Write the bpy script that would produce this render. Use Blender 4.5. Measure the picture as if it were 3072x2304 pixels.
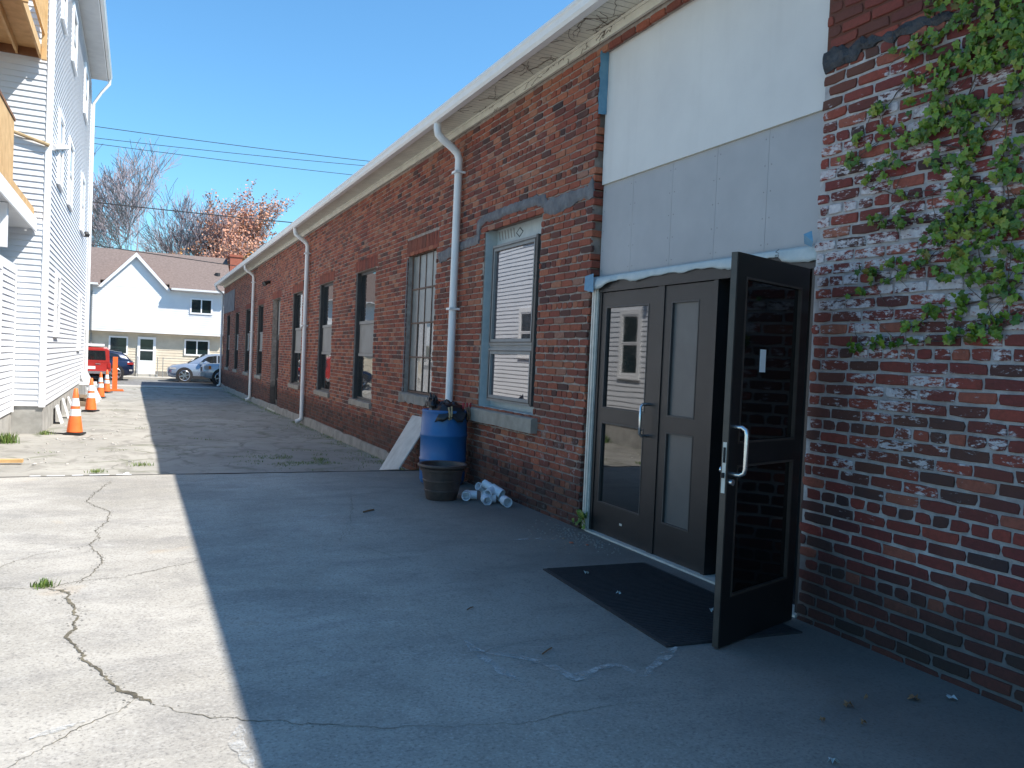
import bpy, bmesh, math, random
from math import sin, cos, pi, radians, sqrt
from mathutils import Vector, Matrix, noise as mnoise
import numpy as np
random.seed(7)
rng = random.Random(11)
for o in list(bpy.data.objects): bpy.data.objects.remove(o)
S = bpy.context.scene
COL = S.collection

# ---------------------------------------------------------------- camera
CAMP = Vector((0, 0, 1.62)); YAW = radians(24.7587); PIT = radians(-1.5925); ROL = radians(2.5)
FW = Vector((sin(YAW)*cos(PIT), cos(YAW)*cos(PIT), sin(PIT)))
RT = Vector((cos(YAW), -sin(YAW), 0)); UPV = RT.cross(FW)
cx_ = RT*cos(ROL) + UPV*sin(ROL); cy_ = UPV*cos(ROL) - RT*sin(ROL)
M = Matrix((cx_, cy_, -FW)).transposed().to_4x4(); M.translation = CAMP
cam_d = bpy.data.cameras.new('camera'); cam = bpy.data.objects.new('camera', cam_d); COL.objects.link(cam)
cam.matrix_world = M; cam_d.sensor_width = 36; cam_d.lens = 28.71; cam_d.clip_start = .05; cam_d.clip_end = 3000
S.camera = cam
# ---------------------------------------------------------------- world, sun, exposure
SUNV = Vector((.62, -.48, 1)).normalized()
w = bpy.data.worlds.new('World'); S.world = w; w.use_nodes = True
nt = w.node_tree; bg = nt.nodes['Background']
sky = nt.nodes.new('ShaderNodeTexSky'); sky.sky_type = 'NISHITA'; sky.sun_disc = False
sky.sun_elevation = math.asin(SUNV.z); sky.sun_rotation = math.atan2(SUNV.x, SUNV.y)
sky.air_density = 1.25; sky.dust_density = .25; sky.ozone_density = 3.5; sky.altitude = 0
tn = nt.nodes.new('ShaderNodeMix'); tn.data_type = 'RGBA'; tn.blend_type = 'MULTIPLY'; tn.inputs[0].default_value = 1; tn.inputs[7].default_value = (.53, .845, 1, 1)
nt.links.new(sky.outputs[0], tn.inputs[6]); nt.links.new(tn.outputs[2], bg.inputs[0]); bg.inputs[1].default_value = .126
sl = bpy.data.lights.new('sun', 'SUN'); sun = bpy.data.objects.new('sun', sl); COL.objects.link(sun)
sl.energy = 5.0; sl.angle = radians(.53); sl.color = (1, .94, .86)
sun.rotation_euler = SUNV.to_track_quat('Z', 'Y').to_euler(); sun.location = (20, -10, 30)
S.view_settings.view_transform = 'Standard'; S.view_settings.look = 'None'
S.view_settings.exposure = .78; S.view_settings.gamma = 1; S.view_settings.use_curve_mapping = False

# ---------------------------------------------------------------- materials
def rgba(c): return (c[0], c[1], c[2], 1)
class Sh:
    def __init__(s, name):
        s.m = bpy.data.materials.new(name); s.m.use_nodes = True; s.nt = s.m.node_tree
        s.b = s.nt.nodes['Principled BSDF']
    def n(s, t, **k):
        nd = s.nt.nodes.new('ShaderNode'+t)
        for a, v in k.items(): setattr(nd, a, v)
        return nd
    def l(s, a, b): s.nt.links.new(a, b)
    def pos(s): return s.n('NewGeometry').outputs['Position']
    def objc(s): return s.n('TexCoord').outputs['Object']
    def mapv(s, v, sc):
        m = s.n('Mapping'); m.inputs['Scale'].default_value = sc; s.l(v, m.inputs[0]); return m.outputs[0]
    def noise(s, v, sc, det=4, ro=.55, dist=0):
        t = s.n('TexNoise'); s.l(v, t.inputs['Vector']); t.inputs['Scale'].default_value = sc
        t.inputs['Detail'].default_value = det; t.inputs['Roughness'].default_value = ro; t.inputs['Distortion'].default_value = dist
        return t.outputs['Fac']
    def ramp(s, f, stops, interp='LINEAR'):
        r = s.n('ValToRGB'); s.l(f, r.inputs[0]); e = r.color_ramp.elements; r.color_ramp.interpolation = interp
        while len(e) < len(stops): e.new(.5)
        for q, (p, c) in zip(e, stops): q.position = p; q.color = rgba(c if isinstance(c, (tuple, list)) else (c, c, c))
        return r.outputs[0]
    def mix(s, f, a, b, mode='MIX'):
        m = s.n('Mix', data_type='RGBA', blend_type=mode)
        for i, v in ((0, f), (6, a), (7, b)):
            if isinstance(v, (int, float)): m.inputs[i].default_value = v if i == 0 else (v, v, v, 1)
            elif isinstance(v, tuple): m.inputs[i].default_value = rgba(v)
            else: s.l(v, m.inputs[i])
        return m.outputs[2]
    def math(s, op, a, b=0., c=None):
        m = s.n('Math', operation=op)
        for i, v in enumerate((a, b) if c is None else (a, b, c)):
            if isinstance(v, (int, float)): m.inputs[i].default_value = v
            else: s.l(v, m.inputs[i])
        return m.outputs[0]
    def mr(s, v, a, b, c=0., d=1.):
        m = s.n('MapRange'); s.l(v, m.inputs[0])
        for i, x in enumerate((a, b, c, d)): m.inputs[i+1].default_value = x
        return m.outputs[0]
    def sep(s, v):
        m = s.n('SeparateXYZ'); s.l(v, m.inputs[0]); return m.outputs
    def bump(s, h, st=.3, d=.01):
        b = s.n('Bump'); b.inputs['Strength'].default_value = st; b.inputs['Distance'].default_value = d
        s.l(h, b.inputs['Height']); s.l(b.outputs[0], s.b.inputs['Normal'])
    def out(s, col=None, rough=None, metal=None, **k):
        for nm, v in (('Base Color', col), ('Roughness', rough), ('Metallic', metal)):
            if v is None: continue
            if isinstance(v, (int, float)): s.b.inputs[nm].default_value = v
            elif isinstance(v, tuple): s.b.inputs[nm].default_value = rgba(v)
            else: s.l(v, s.b.inputs[nm])
        for nm, v in k.items(): s.b.inputs[nm.replace('_', ' ')].default_value = v
        return s.m
def pm(name, c1, c2, sc=6, rough=.7, metal=0, bump=0, det=4, bd=.004, bsc=None, **k):
    s = Sh(name); p = s.pos(); f = s.noise(p, sc, det, .6)
    c = s.mix(s.mr(f, .3, .7), c1, c2)
    if bump: s.bump(s.noise(p, bsc or sc*6, 5, .6), bump, bd)
    return s.out(c, rough, metal, **k)

def brick_mat(name, attr):
    s = Sh(name); p = s.pos(); x, y, z = s.sep(p)
    if attr:
        a = s.n('Attribute'); a.attribute_name = 'tone'; t = a.outputs['Fac']
    else: t = s.n('ObjectInfo').outputs['Random']
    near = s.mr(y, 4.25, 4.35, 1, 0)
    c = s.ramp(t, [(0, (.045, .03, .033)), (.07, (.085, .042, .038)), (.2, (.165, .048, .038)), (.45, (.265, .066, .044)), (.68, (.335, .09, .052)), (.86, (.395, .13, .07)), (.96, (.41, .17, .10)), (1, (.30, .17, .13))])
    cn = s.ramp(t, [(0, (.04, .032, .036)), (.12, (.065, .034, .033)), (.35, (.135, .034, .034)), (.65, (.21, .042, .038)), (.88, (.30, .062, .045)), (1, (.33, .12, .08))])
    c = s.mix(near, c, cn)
    big = s.noise(p, 1.1, 3, .5); fine = s.noise(p, 38, 5, .65)
    c = s.mix(s.mr(fine, .35, .75, 0, .5), c, (.06, .035, .03))
    c = s.mix(s.mr(big, .35, .7, .0, .35), c, (.27, .10, .055))
    # white paint remnants on the near pier, lime smears low on the long wall
    tj = s.math('SUBTRACT', s.math('FRACT', s.math('MULTIPLY', t, 17.37)), .5)
    zone = s.ramp(s.math('MULTIPLY', z, .25), [(0, 0.), (.1, .0), (.2, .28), (.34, .55), (.6, .76), (.85, .62), (.93, .0), (1, 0.)])
    patch = s.noise(p, 2.1, 3, .55); strk = s.noise(s.mapv(p, (1, 9, 26)), 1.7, 6, .72)
    mid = s.noise(s.mapv(p, (1, 4.2, 9)), 1.0, 3, .6)
    w1 = s.math('ADD', s.math('MULTIPLY', patch, .34), s.math('MULTIPLY', strk, .80)); w1 = s.math('ADD', w1, s.math('MULTIPLY', mid, .5))
    w1 = s.math('ADD', w1, s.math('MULTIPLY', zone, .38)); w1 = s.math('ADD', w1, s.math('MULTIPLY', tj, .16))
    wm = s.math('MULTIPLY', s.mr(w1, 1.10, 1.165), near)
    wm = s.math('MULTIPLY', wm, s.mr(z, .45, .8))
    c = s.mix(wm, c, s.mix(s.mr(fine, .3, .7), (.62, .58, .57), (.40, .36, .38)))
    far = s.math('SUBTRACT', 1, near)
    lo = s.math('MULTIPLY', s.mr(z, 1.15, .75, 0, 1), far)
    sm = s.math('MULTIPLY', s.mr(s.noise(p, 17, 6, .7), .56, .66), lo)
    c = s.mix(s.math('MULTIPLY', sm, .7), c, (.36, .32, .31))
    smh = s.math('MULTIPLY', s.mr(s.noise(p, 3.3, 6, .75), .62, .72), far)
    c = s.mix(s.math('MULTIPLY', smh, .35), c, (.34, .27, .25))
    # soot and splash dirt near the ground
    dz = s.math('ADD', z, s.math('MULTIPLY', s.noise(p, 2.5, 4, .6), -.35))
    c = s.mix(s.mr(dz, .38, .12, 0, .62), c, (.028, .024, .022))
    s.bump(s.noise(p, 70, 6, .7), .6, .006)
    return s.out(c, s.mr(fine, .3, .7, .75, .95), 0., Specular_IOR_Level=.25)
def mortar_mat():
    s = Sh('mortar'); p = s.pos(); x, y, z = s.sep(p)
    near = s.mr(y, 4.25, 4.35, 1, 0)
    f = s.noise(p, 9, 6, .65)
    a = s.mix(s.mr(f, .35, .65), (.24, .205, .18), (.42, .36, .315))
    b = s.mix(s.mr(f, .35, .65), (.33, .31, .31), (.56, .54, .53))
    b = s.mix(s.mr(z, 3.62, 3.70), b, (.13, .055, .04))
    c = s.mix(near, a, b)
    big = s.noise(p, .9, 3, .5)
    c = s.mix(s.mr(big, .4, .65, 0, .4), c, (.16, .12, .11))
    dz = s.math('ADD', z, s.math('MULTIPLY', s.noise(p, 1.7, 4, .6), -.35))
    c = s.mix(s.mr(dz, .42, .2, 0, .78), c, (.06, .055, .055))
    s.bump(s.noise(p, 55, 6, .7), .7, .008)
    return s.out(c, .95, 0., Specular_IOR_Level=.15)
def concrete_mat():
    s = Sh('slab_concrete'); p = s.pos()
    n1 = s.noise(p, .55, 5, .55, .6); n2 = s.noise(p, 3.2, 6, .62); n3 = s.noise(p, 60, 4, .7); st = s.noise(s.mapv(p, (.6, 1.3, 1)), 1.6, 7, .68, .5)
    c = s.mix(s.mr(n1, .35, .65), (.32, .30, .26), (.45, .425, .375))
    c = s.mix(s.mr(st, .47, .66, 0, .6), c, (.225, .215, .20))
    c = s.mix(s.mr(n2, .5, .75, 0, .4), c, (.27, .25, .22))
    c = s.mix(s.mr(n2, .42, .25, 0, .5), c, (.50, .475, .43))
    rust = s.mr(s.noise(p, 1.1, 3, .5), .66, .72, 0, .25)
    c = s.mix(rust, c, (.42, .26, .10))
    c = s.mix(s.mr(n3, .53, .66, 0, .75), c, (.17, .16, .15)); c = s.mix(s.mr(n3, .44, .34, 0, .4), c, (.56, .54, .5))
    n4 = s.noise(p, 17, 5, .75); c = s.mix(s.mr(n4, .55, .7, 0, .6), c, (.19, .18, .165)); c = s.mix(s.mr(n4, .42, .3, 0, .35), c, (.55, .53, .49))
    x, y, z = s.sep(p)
    # dirt stain along the wall and doorway, deepened to paint in dim light
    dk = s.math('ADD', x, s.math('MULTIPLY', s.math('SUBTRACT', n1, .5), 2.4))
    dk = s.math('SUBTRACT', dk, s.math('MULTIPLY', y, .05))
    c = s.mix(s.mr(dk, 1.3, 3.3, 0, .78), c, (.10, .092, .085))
    s.bump(s.math('ADD', n3, s.math('MULTIPLY', n2, .8)), .35, .006)
    return s.out(c, .9, 0., Specular_IOR_Level=.2)
def asphalt_mat(name, a, b, dark):
    s = Sh(name); p = s.pos()
    n1 = s.noise(p, .5, 5, .6, .5); n2 = s.noise(s.mapv(p, (1, .55, 1)), 2.4, 6, .65, 1.0); n3 = s.noise(p, 45, 5, .75)
    c = s.mix(s.mr(n1, .35, .65), a, b)
    c = s.mix(s.mr(n2, .5, .62, 0, .55), c, dark)
    v = s.n('TexVoronoi'); v.feature = 'DISTANCE_TO_EDGE'
    wv = s.n('VectorMath', operation='ADD'); s.l(p, wv.inputs[0])
    nn = s.n('TexNoise'); nn.inputs['Scale'].default_value = .9; nn.inputs['Detail'].default_value = 5; s.l(p, nn.inputs['Vector'])
    s.l(nn.outputs['Color'], wv.inputs[1]); s.l(wv.outputs[0], v.inputs['Vector']); v.inputs['Scale'].default_value = .95
    cr = s.math('MULTIPLY', s.mr(v.outputs[0], .006, .022, 1, 0), s.mr(n1, .46, .58))
    c = s.mix(s.math('MULTIPLY', cr, .45), c, (.07, .067, .055))
    moss = s.math('MULTIPLY', s.mr(v.outputs[0], .03, .08, 1, 0), s.mr(s.noise(p, 1.3, 4, .6), .52, .6))
    c = s.mix(s.math('MULTIPLY', moss, .4), c, (.10, .115, .055))
    c = s.mix(s.mr(n3, .55, .75, 0, .45), c, (.32, .30, .26))
    s.bump(n3, .6, .01)
    return s.out(c, .92, 0., Specular_IOR_Level=.2)
def glass_mat(name, base, ior=1.9, rough=.02, wav=0, wsc=1.2, spec=.5):
    s = Sh(name); p = s.pos()
    c = s.mix(s.mr(s.noise(p, 3, 5, .6), .3, .7), base, tuple(v*1.5+.002 for v in base))
    if wav: s.bump(s.noise(s.mapv(p, (1, .6, 2.2)), wsc, 1, .3), wav, .05)
    r = s.mr(s.noise(p, 8, 5, .7), .4, .75, rough, rough+.03)
    return s.out(c, r, 0., IOR=ior, Specular_IOR_Level=spec)
M_ = {}
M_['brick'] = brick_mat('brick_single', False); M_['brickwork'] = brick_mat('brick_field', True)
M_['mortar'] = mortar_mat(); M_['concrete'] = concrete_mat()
M_['asphalt'] = asphalt_mat('old_asphalt', (.28, .268, .24), (.38, .365, .325), (.18, .17, .15))
M_['street'] = asphalt_mat('street_asphalt', (.17, .17, .17), (.23, .23, .225), (.13, .13, .13))
M_['walk'] = pm('sidewalk_concrete', (.36, .34, .30), (.46, .44, .39), 2, .9, bump=.2)
M_['foot'] = pm('footing_concrete', (.17, .16, .14), (.30, .28, .25), 4, .95, bump=.5, det=7)
M_['found'] = pm('foundation_concrete', (.24, .235, .215), (.42, .41, .38), 3, .95, bump=.4, det=7)
M_['sill'] = pm('stone_sill', (.24, .215, .18), (.36, .32, .265), 7, .9, bump=.4, det=6)
M_['siding'] = pm('white_vinyl_siding', (.64, .66, .69), (.72, .735, .76), 1.5, .5, det=7)
M_['siding2'] = pm('townhouse_siding', (.74, .74, .74), (.80, .80, .79), 1.5, .6)
M_['trim'] = pm('white_trim', (.80, .80, .80), (.84, .84, .84), 3, .45)
M_['gutter'] = pm('white_aluminium_gutter', (.70, .70, .69), (.77, .77, .76), 5, .4, det=7)
M_['soffit'] = pm('cream_soffit', (.56, .54, .46), (.70, .68, .58), 4, .6, det=6)
M_['soffit2'] = pm('grey_white_soffit', (.55, .55, .55), (.64, .64, .63), 3, .6)
def stucco():
    s = Sh('off_white_stucco'); p = s.pos(); x, y, z = s.sep(p)
    c = s.mix(s.mr(s.noise(p, 1.2, 5, .6), .3, .7), (.60, .58, .56), (.68, .66, .63))
    spk = s.math('MULTIPLY', s.mr(s.noise(s.mapv(p, (1, 2, 1)), 13, 6, .8), .66, .72), s.mr(s.math('ADD', z, s.math('MULTIPLY', y, -.9)), -.75, .35))
    c = s.mix(s.math('MULTIPLY', spk, .8), c, (.25, .23, .21))
    strk = s.mr(s.noise(s.mapv(p, (1, 5, .35)), 1.6, 5, .6), .52, .75, 0, .12); c = s.mix(strk, c, (.42, .40, .37))
    s.bump(s.noise(p, 90, 3, .6), .25, .003)
    return s.out(c, .9, 0.)
M_['stucco'] = stucco()
M_['panel'] = pm('grey_sheathing', (.355, .352, .36), (.405, .40, .405), 2.5, .75, bump=.05)
M_['bronze'] = pm('dark_bronze_aluminium', (.010, .0105, .0115), (.018, .018, .0185), 5, .42, .0, bump=.05, det=7, Specular_IOR_Level=.5)
M_['bronze2'] = pm('brown_bronze_edge', (.04, .03, .025), (.07, .052, .042), 9, .4)
M_['blackbronze'] = pm('near_black_aluminium', (.006, .0055, .0055), (.010, .009, .009), 5, .5)
M_['alu'] = pm('bare_aluminium', (.50, .48, .43), (.66, .63, .56), 12, .45, .1)
M_['steel'] = pm('brushed_steel', (.60, .60, .60), (.72, .72, .72), 30, .25, .95)
M_['gframe'] = pm('grey_window_frame', (.20, .205, .20), (.25, .255, .25), 6, .5)
M_['dframe'] = pm('dark_window_frame', (.035, .035, .035), (.06, .058, .055), 6, .5)
M_['rust'] = pm('rusty_steel_sash', (.10, .06, .045), (.20, .13, .095), 30, .8, bump=.3)
M_['greypanel'] = pm('grey_infill_panel', (.24, .23, .215), (.30, .29, .27), 3, .7)
M_['glassdoor'] = glass_mat('tinted_door_glass', (.010, .011, .011), 2.1, .015, .012, 2)
M_['glassdark'] = glass_mat('black_leaf_glass', (.003, .003, .0035), 1.38, .05)
M_['glassnew'] = glass_mat('reflective_window_glass', (.06, .05, .055), 2.9, .008, .006, 2.5, .55)
M_['glasswin'] = glass_mat('office_window_glass', (.012, .014, .016), 2.0, .015, .03, 3)
M_['glasspane'] = glass_mat('old_wavy_pane', (.05, .055, .055), 2.2, .05, .05, 4)
M_['glassfrost'] = pm('dusty_pane', (.16, .17, .165), (.25, .26, .25), 6, .35, det=6)
M_['frosted'] = pm('grey_obscured_glass', (.085, .087, .085), (.11, .11, .105), 3, .38)
M_['glassfar'] = glass_mat('far_window_glass', (.012, .022, .022), 1.5, .04)
M_['black'] = pm('dark_interior', (.012, .012, .013), (.02, .02, .02), 2, .9)
M_['membrane'] = pm('pale_blue_flashing_tape', (.36, .43, .45), (.47, .52, .52), 9, .45, bump=.2)
M_['membblue'] = pm('blue_membrane_edge', (.07, .20, .32), (.14, .30, .42), 9, .45)
M_['print'] = pm('dark_print', (.05, .07, .085), (.08, .10, .11), 9, .7)
M_['tar'] = pm('black_roof_tar', (.012, .013, .017), (.045, .047, .052), 14, .55, bump=.9, det=7, bd=.02, bsc=30)
M_['smear'] = pm('grey_mortar_smear', (.09, .09, .10), (.20, .195, .20), 9, .9, bump=.8, det=7, bd=.015, bsc=40)
M_['rubber'] = pm('black_rubber', (.014, .014, .016), (.03, .03, .032), 30, .75, bump=.2)
M_['barrel'] = pm('blue_polyethylene', (.012, .10, .27), (.018, .13, .33), 3, .38, bump=.05)
M_['bag'] = pm('black_plastic_sheet', (.008, .008, .010), (.014, .014, .016), 5, .35, bump=.3, bd=.02, bsc=12)
M_['pot'] = pm('brown_plastic_pot', (.055, .036, .030), (.085, .055, .045), 12, .5, bump=.15)
M_['soil'] = pm('potting_soil', (.02, .015, .01), (.04, .03, .02), 20, .95, bump=.8)
M_['pvc'] = pm('white_pvc', (.62, .64, .70), (.72, .73, .78), 20, .35)
M_['ply'] = pm('weathered_board', (.42, .40, .37), (.58, .56, .52), 5, .85, det=7)
M_['wood'] = pm('new_lumber', (.50, .30, .12), (.68, .44, .20), 4, .7, bump=.2)
M_['woodd'] = pm('brown_lumber', (.16, .075, .035), (.26, .13, .06), 4, .8, bump=.2)
M_['oldwood'] = pm('grey_brown_scrap_wood', (.14, .10, .07), (.30, .23, .16), 6, .9, bump=.4)
M_['orange'] = pm('cone_orange', (.85, .14, .025), (.95, .19, .04), 5, .5)
M_['white'] = pm('reflective_white', (.75, .75, .75), (.85, .85, .85), 6, .45)
M_['roof'] = pm('brown_shingles', (.13, .098, .085), (.21, .16, .14), 9, .95, bump=.5, det=6)
M_['flatroof'] = pm('roof_membrane', (.20, .20, .20), (.28, .28, .28), 3, .9)
M_['beige'] = pm('beige_lower_siding', (.60, .52, .40), (.68, .60, .47), 3, .7)
M_['cable'] = pm('black_cable', (.02, .02, .022), (.03, .03, .03), 3, .6)
M_['tan'] = pm('tan_rope', (.35, .25, .13), (.45, .34, .2), 20, .8)
M_['bark'] = pm('grey_bark', (.15, .125, .12), (.22, .19, .18), 3, .95)
M_['twig'] = pm('bare_twigs', (.25, .22, .245), (.34, .30, .33), 3, .95)
M_['redbud'] = pm('red_spring_buds', (.50, .22, .15), (.60, .34, .22), .6, .8)
M_['orangebud'] = pm('rusty_orange_buds', (.42, .19, .06), (.52, .27, .10), .6, .8)
M_['vine'] = pm('dead_vine', (.07, .045, .035), (.12, .085, .06), 20, .95)
M_['redbrick'] = pm('far_red_brick', (.30, .08, .05), (.38, .13, .08), 8, .9)
M_['chalk'] = None
def leaf_mat(name, cs, young):
    s = Sh(name); p = s.pos(); t = s.n('ObjectInfo').outputs['Random'] if name.endswith('single') else None
    if t is None:
        a = s.n('Attribute'); a.attribute_name = 'tone'; t = a.outputs['Fac']
    c = s.ramp(t, cs); c = s.mix(s.mr(s.noise(p, 40, 3, .6), .3, .7, 0, .5), c, young)
    s.out(c, .45, 0., Specular_IOR_Level=.4, Subsurface_Weight=0.)
    return s.m
ivc_ = [(0, (.035, .08, .008)), (.4, (.075, .155, .012)), (.75, (.15, .26, .018)), (.96, (.24, .26, .035)), (1, (.13, .07, .03))]
M_['leaf1'] = leaf_mat('ivy_leaf_single', ivc_, (.05, .10, .02)); M_['leafm'] = leaf_mat('ivy_leaf_mass', ivc_, (.05, .10, .02))
M_['grass'] = leaf_mat('grass_blade', [(0, (.06, .11, .02)), (.6, (.12, .20, .035)), (1, (.24, .24, .08))], (.09, .16, .03))
M_['deadleaf'] = pm('dry_leaf', (.16, .08, .035), (.26, .14, .07), 40, .8)
M_['crack'] = pm('crack_dirt', (.045, .040, .030), (.20, .175, .12), 12, 1, bump=.5, det=7)
def chalk():
    s = Sh('chalk_scuff'); p = s.pos()
    f = s.mr(s.noise(p, 9, 6, .8), .42, .60, 0, .8)
    s.out((.5, .5, .48), .95, 0.); s.l(f, s.b.inputs['Alpha']); return s.m
M_['chalk'] = chalk()
def carpaint(n, c, metal=.3):
    return pm(n, c, tuple(v*1.1 for v in c), 3, .22, metal, Coat_Weight=.6, Coat_Roughness=.05)
M_['silver'] = carpaint('silver_blue_paint', (.36, .42, .50), .5); M_['navy'] = carpaint('navy_paint', (.015, .025, .06))
M_['red'] = carpaint('red_paint', (.42, .035, .03), .1); M_['ltgrey'] = carpaint('light_grey_paint', (.42, .45, .48), .3)
M_['tyre'] = pm('tyre_rubber', (.015, .015, .015), (.025, .025, .025), 20, .85)
M_['rim'] = pm('alloy_rim', (.5, .5, .52), (.62, .62, .63), 8, .25, .9)
M_['carglass'] = glass_mat('car_glass', (.012, .014, .016), 1.6, .02)
M_['plastic'] = pm('black_plastic_trim', (.02, .02, .021), (.035, .035, .036), 9, .6)
M_['lampred'] = pm('red_lamp', (.35, .02, .02), (.45, .03, .025), 20, .2)
M_['lampclear'] = pm('clear_lamp', (.5, .5, .5), (.7, .7, .7), 20, .1, .3)
M_['lamporange'] = pm('amber_lamp', (.5, .17, .04), (.6, .22, .06), 20, .2)

# ---------------------------------------------------------------- mesh helpers
def tag(o, label=None, cat=None, group=None, kind=None):
    if label: o['label'] = label
    if cat: o['category'] = cat
    if group: o['group'] = group
    if kind: o['kind'] = kind
    return o
def thing(name, label, cat, loc=(0, 0, 0), group=None):
    o = bpy.data.objects.new(name, None); COL.objects.link(o); o.location = loc; o.empty_display_size = .2
    o['wl'] = tuple(loc); return tag(o, label, cat, group)
def wl(o): return Vector(o['wl']) if o is not None and 'wl' in o else Vector((0, 0, 0))
class MB:
    def __init__(s): s.v = []; s.f = []; s.t = []
    def add(s, vs, fs, tone=None):
        b = len(s.v); s.v += [tuple(v) for v in vs]; s.f += [tuple(i+b for i in f) for f in fs]
        if tone is not None: s.t += [tone]*len(fs)
        return s
    def box(s, x0, x1, y0, y1, z0, z1, tone=None):
        return s.add([(x0,y0,z0),(x1,y0,z0),(x1,y1,z0),(x0,y1,z0),(x0,y0,z1),(x1,y0,z1),(x1,y1,z1),(x0,y1,z1)],
              [(0,3,2,1),(4,5,6,7),(0,1,5,4),(1,2,6,5),(2,3,7,6),(3,0,4,7)], tone)
    def obox(s, mat, sx, sy, sz):
        vs = [mat @ Vector((a*sx/2, b*sy/2, c*sz/2)) for c in (-1, 1) for a, b in ((-1,-1),(1,-1),(1,1),(-1,1))]
        return s.add(vs, [(0,3,2,1),(4,5,6,7),(0,1,5,4),(1,2,6,5),(2,3,7,6),(3,0,4,7)])
    def bar(s, a, b, w, h=None, up=(0,0,1)):
        a = Vector(a); b = Vector(b); d = b-a; L = d.length; d.normalize(); h = h or w
        u = Vector(up); r = d.cross(u)
        if r.length < .01: r = d.cross(Vector((1,0,0)))
        r.normalize(); u = r.cross(d)
        m = Matrix((d, r, u)).transposed().to_4x4(); m.translation = (a+b)/2
        return s.obox(m, L, w, h)
    def tube(s, pts, rad, n=8, cap=True, sq=None):
        pts = [Vector(p) for p in pts]; rs = rad if isinstance(rad, (list, tuple)) else [rad]*len(pts)
        vs = []; fs = []; pr = None
        for i, p in enumerate(pts):
            d = (pts[min(i+1, len(pts)-1)] - pts[max(i-1, 0)])
            if d.length < 1e-9: d = Vector((0,0,1))
            d.normalize()
            if pr is None:
                r = d.cross(Vector((0,0,1)) if abs(d.z) < .9 else Vector((0,1,0)))
            else: r = pr - d*pr.dot(d)
            r.normalize(); pr = r; u = r.cross(d)
            for k in range(n):
                a = 2*pi*(k+.5)/n; ca, sa = cos(a), sin(a)
                vs.append(p + (r*ca + u*sa)*rs[i])
        for i in range(len(pts)-1):
            for k in range(n):
                a = i*n+k; b = i*n+(k+1) % n; fs.append((a, b, b+n, a+n))
        if cap: fs.append(tuple(range(n))[::-1]); fs.append(tuple(range((len(pts)-1)*n, len(pts)*n)))
        return s.add(vs, fs)
    def lathe(s, c, prof, n=32, tone=None):
        vs = []; fs = []
        for r, z in prof:
            for k in range(n):
                a = 2*pi*k/n; vs.append((c[0]+r*cos(a), c[1]+r*sin(a), c[2]+z))
        for i in range(len(prof)-1):
            for k in range(n):
                a = i*n+k; b = i*n+(k+1) % n; fs.append((a, b, b+n, a+n))
        return s.add(vs, fs)
    def prism(s, poly, axis, a, b):
        # poly: 2D points; axis 0: (y,z) extruded in x; 1: (x,z) in y; 2: (x,y) in z
        def P(q, t): return ((t, q[0], q[1]), (q[0], t, q[1]), (q[0], q[1], t))[axis]
        n = len(poly); vs = [P(q, a) for q in poly]+[P(q, b) for q in poly]
        fs = [tuple(range(n))[::-1], tuple(range(n, 2*n))]+[(i, (i+1) % n, (i+1) % n+n, i+n) for i in range(n)]
        return s.add(vs, fs)
    def quad(s, *vs, tone=None): return s.add(vs, [tuple(range(len(vs)))], tone)
    def mesh(s, name, mat, off=Vector((0,0,0)), smooth=False, fix=True):
        me = bpy.data.meshes.new(name)
        me.from_pydata([(v[0]-off[0], v[1]-off[1], v[2]-off[2]) for v in s.v], [], s.f)
        if fix:
            bm = bmesh.new(); bm.from_mesh(me); bmesh.ops.recalc_face_normals(bm, faces=bm.faces); bm.to_mesh(me); bm.free()
        if mat is not None: me.materials.append(mat if not isinstance(mat, str) else M_[mat])
        if s.t and len(s.t) == len(me.polygons):
            at = me.attributes.new('tone', 'FLOAT', 'FACE'); at.data.foreach_set('value', s.t)
        if smooth:
            me.polygons.foreach_set('use_smooth', [True]*len(me.polygons))
            try: me.set_sharp_from_angle(angle=radians(35 if smooth is True else smooth))
            except Exception: pass
        me.update(); return me
    def build(s, name, mat, parent=None, smooth=False, fix=True):
        me = s.mesh(name, mat, wl(parent), smooth, fix)
        o = bpy.data.objects.new(name, me); COL.objects.link(o)
        if parent is not None:
            o.parent = parent; o['wl'] = tuple(wl(parent))
        return o
def inst(name, me, parent, loc, rot=(0,0,0), sc=(1,1,1)):
    o = bpy.data.objects.new(name, me); COL.objects.link(o); o.parent = parent
    o.location = Vector(loc)-wl(parent); o.rotation_euler = rot; o.scale = sc; return o
def structure(o): o['kind'] = 'structure'; return o
def frame_rect(mb, x0, x1, y0, y1, z0, z1, t, tb=None, tt=None):
    tb = tb or t; tt = tt or t
    mb.box(x0, x1, y0, y0+t, z0, z1); mb.box(x0, x1, y1-t, y1, z0, z1)
    mb.box(x0, x1, y0+t, y1-t, z0, z0+tb); mb.box(x0, x1, y0+t, y1-t, z1-tt, z1); return mb
def project(P):
    q = Vector(P)-CAMP; d = q.dot(FW)
    return (q.dot(cx_)/d*1764.1/1106, q.dot(cy_)/d*1764.1/829.5, d)   # -1..1 in frame

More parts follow.
